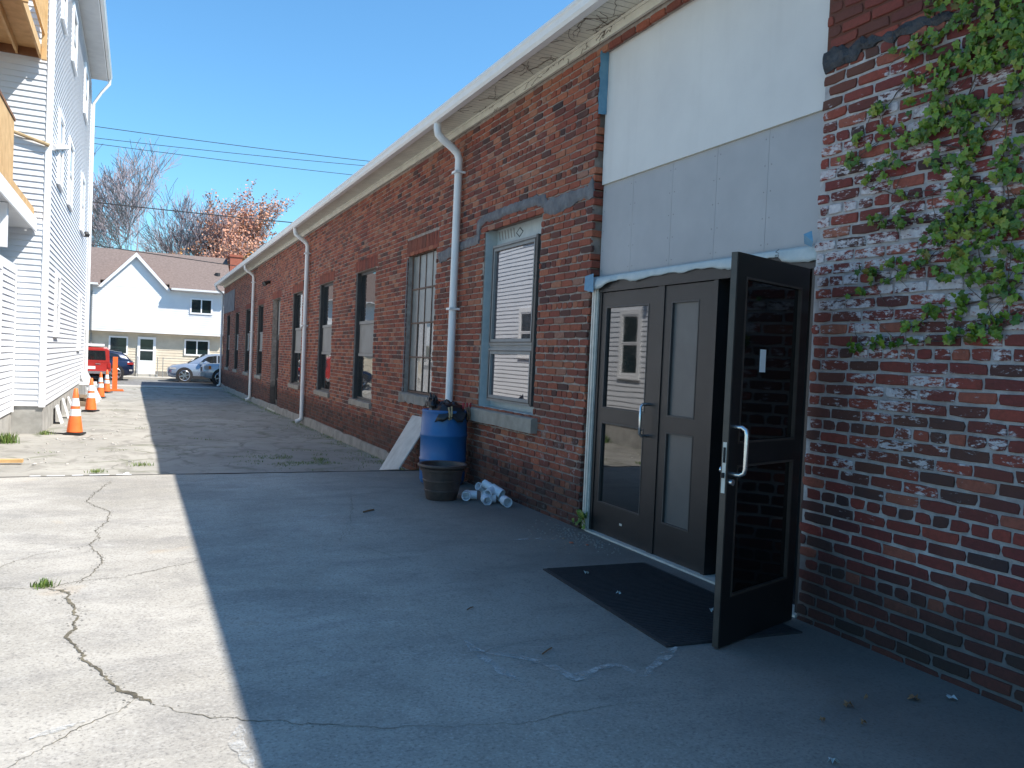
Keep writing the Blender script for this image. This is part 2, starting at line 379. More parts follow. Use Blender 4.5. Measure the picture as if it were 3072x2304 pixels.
# measured outlines on the wall (y, z) and slab (x, y), in metres
IVY = [[3.229,3.679,0.183,0.163],[3.022,3.533,0.194,0.181],[2.886,3.336,0.159,0.152],[3.078,3.397,0.159,0.146],[3.362,3.551,0.119,0.103],[3.005,3.256,0.168,0.156],[3.423,3.354,0.076,0.065],[3.268,3.209,0.172,0.152],[3.06,3.117,0.145,0.134],[3.117,2.987,0.23,0.209],[3.327,3.011,0.161,0.141],[2.978,2.837,0.128,0.119],[2.839,3.15,0.108,0.104],[2.815,2.962,0.072,0.069],[2.805,2.801,0.071,0.069],[3.486,2.944,0.094,0.079],[3.666,3.25,0.05,0.041],[3.607,3.102,0.049,0.041],[3.808,3.121,0.044,0.035],[3.85,2.978,0.062,0.049],[3.701,2.799,0.051,0.041],[3.59,2.846,0.097,0.081],[3.072,2.7,0.066,0.061],[2.906,2.682,0.074,0.071],[2.787,2.695,0.071,0.069],[2.983,2.519,0.167,0.155],[3.109,2.44,0.149,0.135],[2.835,2.52,0.109,0.104],[2.948,2.361,0.152,0.142],[3.139,2.284,0.123,0.111],[3.294,2.299,0.058,0.051],[3.491,2.553,0.094,0.079],[3.636,2.573,0.05,0.041],[2.938,2.207,0.088,0.083],[2.781,2.228,0.094,0.092],[2.769,2.397,0.059,0.057],[3.472,2.263,0.078,0.066],[3.631,2.263,0.05,0.041],[2.76,2.079,0.07,0.068],[2.929,2.065,0.101,0.095],[3.055,2.023,0.066,0.061],[3.218,2.005,0.042,0.038],[2.82,1.898,0.072,0.069],[2.917,1.876,0.05,0.047],[3.071,1.854,0.053,0.049],[3.206,1.817,0.042,0.037],[3.358,1.92,0.03,0.026],[3.569,1.824,0.049,0.04],[3.717,1.803,0.026,0.021],[3.806,1.831,0.021,0.017],[2.901,3.571,0.136,0.129],[2.74,3.234,0.104,0.102],[2.685,2.886,0.102,0.101],[2.664,2.55,0.09,0.089],[2.741,3.434,0.104,0.102],[2.666,2.218,0.079,0.078],[2.541,3.173,0.169,0.174],[2.515,2.74,0.167,0.173],[2.51,2.311,0.126,0.129]]
STEMS = [[[2.689,1.94],[2.911,1.887],[3.063,1.853],[3.373,1.817],[3.56,1.817],[3.814,1.824]],[[2.701,2.131],[2.929,2.182],[3.285,2.272],[3.463,2.261],[3.741,2.285]],[[2.8,2.069],[3.048,2.022],[3.208,1.979],[3.379,1.907],[3.495,1.804]],[[2.826,2.484],[3.215,2.514],[3.482,2.544],[3.712,2.596]],[[2.971,2.834],[3.332,2.985],[3.55,3.087],[3.644,3.055],[3.841,2.975]],[[2.839,2.692],[3.227,2.689],[3.432,2.712]],[[3.339,2.658],[3.691,2.782],[3.728,2.83]],[[3.273,3.395],[3.475,3.354],[3.656,3.232],[3.771,3.221]],[[3.214,3.561],[3.427,3.545],[3.55,3.559],[3.747,3.609]],[[3.024,3.672],[3.027,3.32],[3.11,2.984],[3.007,2.604],[2.933,2.241],[2.85,1.909]],[[2.837,3.602],[2.803,3.251],[2.846,2.808],[2.777,2.454],[2.779,2.113]],[[3.285,2.272],[3.617,2.18],[3.924,2.115]],[[2.692,1.996],[2.841,1.956],[2.964,1.935]]]
TAR = [[4.133,3.617],[4.145,3.737],[4.068,3.77],[3.937,3.72],[3.833,3.734],[3.681,3.723],[3.507,3.715],[3.417,3.722],[3.301,3.705],[3.162,3.678],[3.158,3.629],[3.297,3.641],[3.413,3.657],[3.502,3.636],[3.677,3.662],[3.794,3.673],[3.878,3.638],[4.004,3.643],[4.078,3.637]]
BAND = [[11.77,3.181],[11.621,3.034],[11.166,3.092],[10.629,3.148],[10.095,3.156],[10.07,3.36],[9.955,3.409],[9.15,3.408],[8.398,3.399],[8.221,3.35],[8.19,3.28],[7.95,3.235],[7.642,3.262],[7.354,3.298],[7.136,3.282],[7.117,3.376],[7.155,3.49],[7.245,3.418],[7.572,3.425],[8.015,3.425],[8.132,3.423],[8.186,3.486],[8.41,3.523],[9.163,3.529],[9.967,3.513],[10.179,3.478],[10.178,3.283],[10.716,3.253],[11.264,3.23]]
CRACKS = [[0.05,[-0.224,10.909],[-0.37,9.978],[-0.427,9.543],[-0.348,9.233],[-0.192,8.871],[-0.203,8.371],[-0.276,8.113],[-0.252,7.688],[-0.307,7.396],[-0.222,7.093],[-0.178,6.82],[-0.261,6.429],[-0.327,6.26]],[0.03,[-0.842,6.254],[-0.68,6.233],[-0.549,6.195],[-0.479,6.2],[-0.305,6.306],[-0.054,6.345],[0.103,6.443],[0.357,6.617],[0.507,6.718]],[0.13,[-0.476,6.175],[-0.373,6.047],[-0.331,5.759],[-0.272,5.51],[-0.296,5.303],[-0.297,5.089],[-0.2,4.737],[-0.097,4.473],[-0.021,4.239],[0.066,4.136],[0.133,4.031]],[0.03,[0.133,4.031],[0.192,3.994],[0.255,3.887],[0.337,3.832],[0.515,3.731],[0.797,3.576],[0.957,3.489]],[0.02,[0.837,3.54],[1.045,3.466],[1.261,3.407],[1.435,3.354],[1.662,3.301],[1.942,3.329],[2.164,3.325],[2.343,3.314]],[0.025,[0.066,4.136],[-0.05,4.014],[-0.112,3.938],[-0.186,3.871],[-0.254,3.778],[-0.307,3.723],[-0.38,3.626],[-0.425,3.56]],[0.02,[-0.89,6.77],[-0.854,6.865],[-0.692,7.147],[-0.501,7.301],[-0.308,7.433]],[0.02,[-0.335,5.738],[-0.266,5.611],[-0.154,5.556]],[0.015,[0.085,8.122],[0.295,7.808],[0.489,7.694],[0.736,7.62]],[0.015,[2.316,9.665],[2.237,8.987],[1.978,7.999],[1.657,7.069]],[0.015,[2.369,9.655],[2.185,8.744],[1.983,7.997],[1.921,7.616],[1.662,7.067]],[0.02,[1.662,7.067],[1.793,6.877],[1.924,6.581],[2.035,6.375],[2.086,6.158],[2.24,6.02],[2.361,5.892],[2.456,5.67],[2.579,5.53],[2.635,5.401],[2.666,5.228],[2.665,4.972],[2.736,4.783]],[0.013,[2.937,4.747],[2.889,4.489],[2.852,4.333],[2.894,4.259]],[0.013,[2.916,4.293],[2.617,4.286],[2.333,4.28],[2.056,4.259],[1.825,4.195],[1.656,4.199],[1.429,4.224]],[0.012,[3.221,10.972],[2.93,10.635],[2.639,10.242]],[0.012,[3.226,5.925],[3.423,6.316],[3.686,6.535]]]
CHALK = [[[1.827,4.171],[1.951,4.088],[2.048,3.976],[2.106,3.848],[2.133,3.672],[2.311,3.766],[2.449,3.783],[2.476,3.682],[2.509,3.597],[2.725,3.756],[2.95,3.914]],[[1.793,4.395],[1.794,4.122],[1.806,3.873],[1.84,3.671]],[[0.463,3.686],[0.43,3.576],[0.436,3.478],[0.449,3.382],[0.457,3.259]],[[-0.353,3.832],[-0.248,3.892],[-0.159,3.944]],[[3.167,6.787],[3.428,6.768],[3.521,6.702]]]
PT = {"brick1":[3.686,6.535,-0.03],"brick2":[3.79,6.426,-0.03],"brick3":[3.702,6.72,-0.03],"stick1":[2.272,8.394,-0.03],"stick2":[2.177,4.082,-0.03],"stick3":[2.05,4.95,-0.03],"scrap":[2.738,5.372,-0.03],"leaf1":[3.279,2.933,-0.03],"leaf2":[3.679,2.878,-0.03],"blue":[3.87,2.813,-0.03],"leaf3":[3.01,2.841,-0.03],"leaf4":[3.181,2.75,-0.03],"white":[2.741,2.518,-0.03],"leaf5":[3.794,2.82,-0.03],"leaf6":[3.432,2.962,-0.03],"plank":[-1.796,14.159,-0.2],"plank2":[-1.508,14.132,-0.2],"strip":[-1.13,12.588,-0.2],"strip2":[-0.1,12.617,-0.2],"tuft1":[-0.459,13.037,-0.2],"tuft2":[0.125,13.781,-0.2],"weed":[-0.517,6.236,-0.03],"cam":[]}

# ---------------------------------------------------------------- ground
GZ = -.03
PROF = [(11.2,-.30),(11.32,-.30),(11.34,-.035),(11.6,-.075),(12.1,-.17),(12.6,-.22),(14,-.24),(18,-.265),(24,-.31),(30,-.36),(36,-.41),(42,-.445),(43.4,-.44)]
def gz(y):
    if y <= 11.34: return GZ
    if y > 43.4: return -.44+min(1, (y-43.4)/4)*.12
    for (a, za), (b, zb) in zip(PROF[2:], PROF[3:]):
        if a <= y <= b: return za+(zb-za)*(y-a)/(b-a)
    return -.44
def build_ground():
    # driveway asphalt sheet, finely divided and slightly uneven
    ys = [11.34, 11.45, 11.6, 11.85, 12.1, 12.35, 12.6]+[12.6+.35*i for i in range(1, 89)]
    ys = [y for y in ys if y < 43.4]+[43.4]
    xs = [-9+.35*i for i in range(0, 41)]
    vs = []; fs = []
    for y in ys:
        for x in xs:
            k = min(1, max(0, (y-11.4)/.8))
            z = gz(y)+k*(mnoise.noise(Vector((x*.5, y*.35, 0)))*.035+mnoise.noise(Vector((x*1.7, y*1.7, 5)))*.012)
            if y > 42.5: z = gz(y)
            vs.append((x, y, z))
    n = len(xs)
    for j in range(len(ys)-1):
        for i in range(n-1): a = j*n+i; fs.append((a, a+1, a+1+n, a+n))
    structure(MB().add(vs, fs).build('driveway', 'asphalt', smooth=60, fix=False))
    mb = MB(); E = 600
    Z = -.56
    mb.quad((-E, -E, Z), (E, -E, Z), (E, 1500, Z), (-E, 1500, Z)); structure(mb.build('ground', 'asphalt', fix=False))
    # concrete slab, edge slightly worn
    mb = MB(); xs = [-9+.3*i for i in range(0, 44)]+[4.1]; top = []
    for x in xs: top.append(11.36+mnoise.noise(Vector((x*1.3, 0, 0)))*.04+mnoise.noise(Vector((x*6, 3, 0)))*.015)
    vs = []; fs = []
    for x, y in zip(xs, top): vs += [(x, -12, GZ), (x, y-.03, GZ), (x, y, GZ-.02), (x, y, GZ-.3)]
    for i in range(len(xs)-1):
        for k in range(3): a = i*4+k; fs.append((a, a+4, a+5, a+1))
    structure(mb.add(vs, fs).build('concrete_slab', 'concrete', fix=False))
    # public sidewalk, street and the far pavement
    mb = MB(); mb.box(-60, 60, 43.4, 45.2, -.6, -.40); structure(mb.build('sidewalk', 'walk'))
    for i in range(-12, 14): pass
    mb = MB(); vs = [(-80, 45.2, -.41), (80, 45.2, -.41), (80, 47, -.335), (-80, 47, -.335), (80, 50.6, -.315), (-80, 50.6, -.315)]
    mb.add(vs, [(0,1,2,3), (3,2,4,5)]); structure(mb.build('street', 'street', fix=False))
    mb = MB(); mb.box(-80, 80, 50.6, 50.75, -.6, -.20); structure(mb.build('kerb', 'walk'))
    mb = MB(); mb.box(-80, 80, 50.75, 53.6, -.6, -.215); structure(mb.build('far_sidewalk', 'walk'))
    mb = MB(); mb.box(-80, 80, 53.6, 140, -.6, -.23); structure(mb.build('rear_yard', 'grass'))
build_ground()

# cracks in the slab: jagged dirt-filled ribbons, and pale scuffs
def strip():
    vs = []; fs = []; xs = [-9+.3*i for i in range(44)]+[4.1]
    for x in xs:
        e = mnoise.noise(Vector((x*.8, 2, 0)))*.09
        for k, y in enumerate((11.345, 11.45, 11.6, 11.85, 12.1, 12.28+e)):
            kk = min(1, max(0, (y-11.4)/.8)); vs.append((x, y, gz(y)+kk*(mnoise.noise(Vector((x*.5, y*.35, 0)))*.035+mnoise.noise(Vector((x*1.7, y*1.7, 5)))*.012)+.012-(.010 if k == 5 else 0)))
    for i in range(len(xs)-1):
        for k in range(5): a = i*6+k; fs.append((a, a+6, a+7, a+1))
    structure(MB().add(vs, fs).build('asphalt_strip', pm('newer_asphalt', (.12, .12, .118), (.19, .188, .18), 3, .9, det=7, bump=.5, bsc=60), smooth=60, fix=False))
strip()
def ribbon(pts, wdt, name, mat, z, jag=.018, step=.035, label=None, smooth=False):
    pp = []
    for a, b in zip(pts, pts[1:]):
        a = Vector(a); b = Vector(b); n = max(1, int((b-a).length/step))
        for i in range(n): pp.append(a+(b-a)*i/n)
    pp.append(Vector(pts[-1]))
    q = []
    for i, p in enumerate(pp):
        d = (pp[min(i+1, len(pp)-1)]-pp[max(0, i-1)]).normalized(); nrm = Vector((-d.y, d.x))
        s = mnoise.noise(Vector((p.x*9, p.y*9, 1)))*jag + mnoise.noise(Vector((p.x*30, p.y*30, 4)))*jag*.5 + rng.uniform(-.25, .25)*jag
        wv = wdt*(.35+1.1*abs(mnoise.noise(Vector((p.x*3, p.y*3, 7))))+.45*rng.random())*(min(1, (i+1)/5, (len(pp)-i)/5))
        q.append((p+nrm*(s+wv/2), p+nrm*(s-wv/2)))
    vs = []; fs = []
    for a, b in q: vs += [(a.x, a.y, z), (b.x, b.y, z)]
    for i in range(len(q)-1): fs.append((2*i, 2*i+1, 2*i+3, 2*i+2))
    o = MB().add(vs, fs).build(name, mat, fix=False); structure(o); return o
for c in CRACKS:
    ribbon(c[1:], c[0]*.17, 'crack', 'crack', GZ+.003, jag=.028, step=.022)
for c in CHALK:
    ribbon(c, .075, 'chalk_mark', 'chalk', GZ+.006, jag=.01)

# ---------------------------------------------------------------- brick building
WX = 4.09; YN = -9.; YE = 45.3; ZT = 4.80; CH = .078; ZC0 = -.576
B = thing('brick_building', 'long low red brick building with white gutter running down the right side of the alley', 'building', (WX, YE, -.4))
ZB = -.45   # window sills etc. measured in world z
WIN = []    # (y0, y1, z0, z1, kind)
WIN.append((8.28, 9.92, 1.0, 3.33, 'new'))
WIN.append((11.82, 13.22, 1.02, 3.33, 'steel'))
for y0 in (15.28, 18.98, 22.80): WIN.append((y0, y0+1.52, .70, 3.30, 'office'))
WIN.append((26.62, 28.2, -.30, 3.32, 'door'))
for y0 in (30.36, 34.1, 38.05, 41.85): WIN.append((y0, y0+1.5, .70, 3.28, 'office'))
ENT = (4.14, 7.10, -.05, 4.71)
OPEN = [(a, b, c, d) for a, b, c, d, k in WIN]+[ENT]
SOLD = [(a-.10, b+.10, d, d+.235) for a, b, c, d, k in WIN if k != 'new']
# wall core (mortar) with real openings
def wall_core():
    E1 = lambda o: o[1]+(.05 if o is ENT else .004)
    ys = sorted({YN, YE}|{o[0]-.004 for o in OPEN}|{E1(o) for o in OPEN})
    zs = sorted({-.7, ZT+.1}|{o[2] for o in OPEN}|{o[3]+.002 for o in OPEN})
    X0, X1 = WX+.010, WX+.30
    def solid(i, j):
        if i < 0 or j < 0 or i >= len(ys)-1 or j >= len(zs)-1: return False
        yc = (ys[i]+ys[i+1])/2; zc = (zs[j]+zs[j+1])/2
        return not any(o[0]-.004 < yc < E1(o) and o[2] < zc < o[3]+.002 for o in OPEN)
    mb = MB()
    for i in range(len(ys)-1):
        for j in range(len(zs)-1):
            if not solid(i, j): continue
            a, b, c, d = ys[i], ys[i+1], zs[j], zs[j+1]
            mb.quad((X0,b,c),(X0,a,c),(X0,a,d),(X0,b,d)); mb.quad((X1,a,c),(X1,b,c),(X1,b,d),(X1,a,d))
            if not solid(i-1, j): mb.quad((X0,a,c),(X1,a,c),(X1,a,d),(X0,a,d))
            if not solid(i+1, j): mb.quad((X1,b,c),(X0,b,c),(X0,b,d),(X1,b,d))
            if not solid(i, j-1): mb.quad((X0,a,c),(X0,b,c),(X1,b,c),(X1,a,c))
            if not solid(i, j+1): mb.quad((X0,a,d),(X1,a,d),(X1,b,d),(X0,b,d))
    mb.build('wall', 'mortar', B, fix=False)
wall_core()
def brick_tpl(r, L, H, D, rough):
    # local: centre of front face at origin, front faces -x, length along y
    P = [(-L/2,-H/2),(0,-H/2),(L/2,-H/2),(L/2,0),(L/2,H/2),(0,H/2),(-L/2,H/2),(-L/2,0)]
    j = rough; o = [(y+r.uniform(-j, j), z+r.uniform(-j*.7, j*.7)) for y, z in P]
    for q in (0, 2, 4, 6):  # rounded, knocked corners
        k = r.uniform(.0, .010); o[q] = (o[q][0]-math.copysign(k, P[q][0]), o[q][1]-math.copysign(k*.7, P[q][1]))
    bv = .004
    fr = [(y-math.copysign(bv, y) if abs(y) > .02 else y, z-math.copysign(bv, z) if abs(z) > .01 else z) for y, z in o]
    vs = [(D, y, z) for y, z in o]+[(bv*.9, y, z) for y, z in o]+[(r.uniform(-.0012, .0012), y, z) for y, z in fr]
    fs = [tuple(range(16, 24))[::-1]]
    for a in (0, 8):
        for k in range(8): k2 = (k+1) % 8; fs.append((a+k, a+8+k, a+8+k2, a+k2))
    return vs, fs
def lay_courses():
    out = []
    i = 0
    while True:
        z = ZC0+CH*i
        if z+CH/2 > ZT+.02: break
        hdr = (i % 6 == 0); L0 = .116 if hdr else .236
        r = random.Random(1000+i)
        y = YN+(0 if i % 2 else -.118)+r.uniform(-.012, .012)
        zl, zh = z-CH/2+.002, z+CH/2-.002
        cuts = [(o[0], o[1]) for o in OPEN if o[2]-.01 < z < o[3]-.01]+[(o[0], o[1]) for o in SOLD if o[2] < z < o[3]]
        y_lo = .6
        while y < YE:
            L = L0+r.uniform(-.007, .007)
            a, b = y, y+L; y = b
            if b < y_lo or (b > 13 and z < gz(b)-.1): continue
            segs = [(a, b)]
            for c0, c1 in cuts:
                ns = []
                for s0, s1 in segs:
                    if s1 <= c0 or s0 >= c1: ns.append((s0, s1)); continue
                    if s0 < c0: ns.append((s0, c0))
                    if s1 > c1: ns.append((c1, s1))
                segs = ns
            for s0, s1 in segs:
                if s1-s0 < .05: continue
                edge = any(abs(s0-c1) < 1e-6 or abs(s1-c0) < 1e-6 for c0, c1 in cuts)
                t0, t1 = s0, s1
                if abs(s0-ENT[1]) < 1e-6: t0 += r.uniform(-.008, .012) if z > .9 else r.uniform(-.015, .05)
                if abs(s1-ENT[0]) < 1e-6: t1 += r.uniform(-.02, .016)
                if t1-t0 < .045: continue
                t1 = min(t1, YE-.002)
                out.append((t0, t1, z, edge, r.random()))
        i += 1
    return out
BR = lay_courses()
def joint(y): return .013 if y > 4.2 else .015
scored = []
for k, (a, b, z, e, t) in enumerate(BR):
    if b < 4.2:
        px, py, d = project((WX, (a+b)/2, z))
        if d > .5 and abs(px) < 1.02 and abs(py) < 1.03: scored.append(((b-a)/d, k))
scored.sort(reverse=True); single = {k for _, k in scored[:300]}
variants = []
rv = random.Random(5)
for v in range(14):
    vs, fs = brick_tpl(rv, .22, .0635, .05, .0035); variants.append(MB().add(vs, fs).mesh('brick', 'brick'))
stuff = MB(); tones = []
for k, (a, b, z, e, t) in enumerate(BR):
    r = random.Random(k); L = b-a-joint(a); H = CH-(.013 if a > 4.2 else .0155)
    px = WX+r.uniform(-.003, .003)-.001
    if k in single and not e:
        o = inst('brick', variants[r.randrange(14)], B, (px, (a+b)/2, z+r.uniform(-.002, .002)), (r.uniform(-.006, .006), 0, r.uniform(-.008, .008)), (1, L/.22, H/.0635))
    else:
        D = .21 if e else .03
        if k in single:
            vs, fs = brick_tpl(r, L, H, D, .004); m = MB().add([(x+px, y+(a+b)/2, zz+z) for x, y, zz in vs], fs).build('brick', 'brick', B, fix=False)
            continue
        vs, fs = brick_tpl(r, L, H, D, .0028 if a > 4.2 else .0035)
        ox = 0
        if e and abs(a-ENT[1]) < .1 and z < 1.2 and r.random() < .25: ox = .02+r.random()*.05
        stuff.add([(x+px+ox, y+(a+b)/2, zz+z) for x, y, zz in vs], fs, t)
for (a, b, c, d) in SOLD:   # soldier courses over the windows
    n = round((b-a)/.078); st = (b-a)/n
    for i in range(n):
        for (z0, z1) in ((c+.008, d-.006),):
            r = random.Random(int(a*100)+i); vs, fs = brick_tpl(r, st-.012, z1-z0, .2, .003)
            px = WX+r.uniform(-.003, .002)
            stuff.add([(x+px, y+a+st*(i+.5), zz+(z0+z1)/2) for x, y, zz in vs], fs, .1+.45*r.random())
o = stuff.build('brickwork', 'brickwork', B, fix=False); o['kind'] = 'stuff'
# broken toothing at the left side of the entrance
mb = MB(); r = random.Random(3)
for i in range(34):
    z = .05+i*CH*.86; 
    if r.random() < .45: continue
    vs, fs = brick_tpl(r, r.uniform(.03, .07), .06, .12, .012)
    mb.add([(x+WX+.02+r.uniform(0, .06), y+7.10-r.uniform(-.01, .03), zz+z) for x, y, zz in vs], fs, r.random())
o = mb.build('broken_brick_edge', 'brickwork', B, fix=False); o['kind'] = 'stuff'
# far end wall, back wall, roof
mb = MB(); mb.box(WX+.30, 15.7, YE-.3, YE-.004, -.7, ZT+.1); mb.box(15.7, 16, YN, YE, -.7, ZT+.1); mb.box(WX+.30, 15.7, YN, YN+.3, -.7, ZT+.1)
mb.build('rear_wall', 'redbrick', B)
mb = MB(); mb.prism([(3.72, 5.0), (10, 6.0), (16.3, 5.0), (16.3, 4.94), (10, 5.9), (3.72, 4.94)], 1, YN-.2, YE+.15); mb.build('roof', 'flatroof', B)
mb = MB(); mb.box(WX+.31, 15.69, YN+.31, YE-.31, -.70, -.02)
mb.build('interior_floor', 'black', B)
mb = MB(); mb.box(WX+.9, WX+.95, 3.2, 8.4, -.02, 4.8); mb.box(WX+.31, WX+.9, 3.2, 3.25, -.02, 4.8); mb.box(WX+.31, WX+.9, 8.3, 8.35, -.02, 4.8)
mb.build('vestibule_wall', 'black', B)
# concrete footing strip showing at the base from the middle of the wall on
mb = MB(); vs = []; fs = []; r = random.Random(2)
ys = [13.4+.4*i for i in range(80) if 13.4+.4*i < YE]+[YE+.01]
for y in ys:
    t = gz(y)+.14+r.uniform(-.02, .02)+min(.06, (y-13)*.01); xo = WX-.035+r.uniform(-.012, .008)
    vs += [(xo-.02, y, gz(y)-.15), (xo, y, t-.02), (xo+.015, y, t), (WX+.012, y, t+.01)]
for i in range(len(ys)-1):
    for k in range(3): a = i*4+k; fs.append((a, a+1, a+5, a+4))
mb.add(vs, fs).build('footing', 'foot', B, smooth=60, fix=False)
# eaves: frieze, soffit slats, fascia, gutter
mb = MB(); mb.box(4.045, WX-.012, YN, YE+.02, 4.79, 4.895); mb.box(4.030, 4.045, YN, YE+.02, 4.865, 4.895); mb.build('frieze_board', 'soffit', B)
mb = MB()
y = YN
while y < YE+.1:
    mb.add([(3.725, y, 4.90), (4.09, y, 4.90), (4.09, y+.094, 4.90), (3.725, y+.094, 4.90), (3.725, y+.094, 4.912), (4.09, y+.094, 4.912), (4.09, y+.1, 4.912), (3.725, y+.1, 4.912)], [(0,1,2,3), (3,2,5,4), (4,5,6,7)])
    y += .1
mb.build('soffit', 'soffit', B, fix=False)['kind'] = 'stuff'
mb = MB(); mb.box(3.70, 3.722, YN-.05, YE+.1, 4.862, 5.0); mb.build('fascia', 'trim', B)
gp = [(3.695, 4.845), (3.625, 4.845), (3.600, 4.875), (3.592, 4.925), (3.578, 4.945), (3.578, 4.972), (3.588, 4.972), (3.590, 4.955), (3.604, 4.930), (3.612, 4.880), (3.630, 4.857), (3.695, 4.857)]
mb = MB(); mb.prism([(x, z) for x, z in gp], 1, YN-.05, YE+.12)
mb.box(3.60, 3.695, YE+.12, YE+.124, 4.85, 4.965); mb.build('gutter', 'gutter', B)
mb = MB(); mb.box(3.690, 3.699, YN-.05, YE+.1, 4.858, 4.99); mb.build('gutter_backing', 'gutter', B)
for yd, zb in ((10.79, .0), (21.9, gz(22.3)+.08), (32.77, gz(33)+.08), (45.12, gz(45)+.06)):
    pts = [(3.68, yd, 4.85), (3.68, yd, 4.77), (3.695, yd, 4.70), (3.76, yd, 4.64), (3.91, yd, 4.545), (3.985, yd, 4.48), (4.012, yd, 4.40), (4.012, yd, 3), (4.012, yd, 1.5), (4.012, yd, zb+.14), (4.0, yd, zb+.08), (3.95, yd, zb+.03), (3.86, yd, zb)]
    mb = MB(); mb.tube(pts, .054, 12, cap=False)
    d = mb.build('downspout', 'gutter', B, smooth=50); d['wl'] = tuple(wl(B))
    for zz in (4.2, 2.3):
        m2 = MB(); m2.box(3.94, 4.088, yd-.078, yd-.064, zz, zz+.03); m2.box(3.94, 4.088, yd+.064, yd+.078, zz, zz+.03); m2.box(3.935, 3.947, yd-.064, yd+.064, zz, zz+.03)
        m2.build('strap', 'gutter', d)
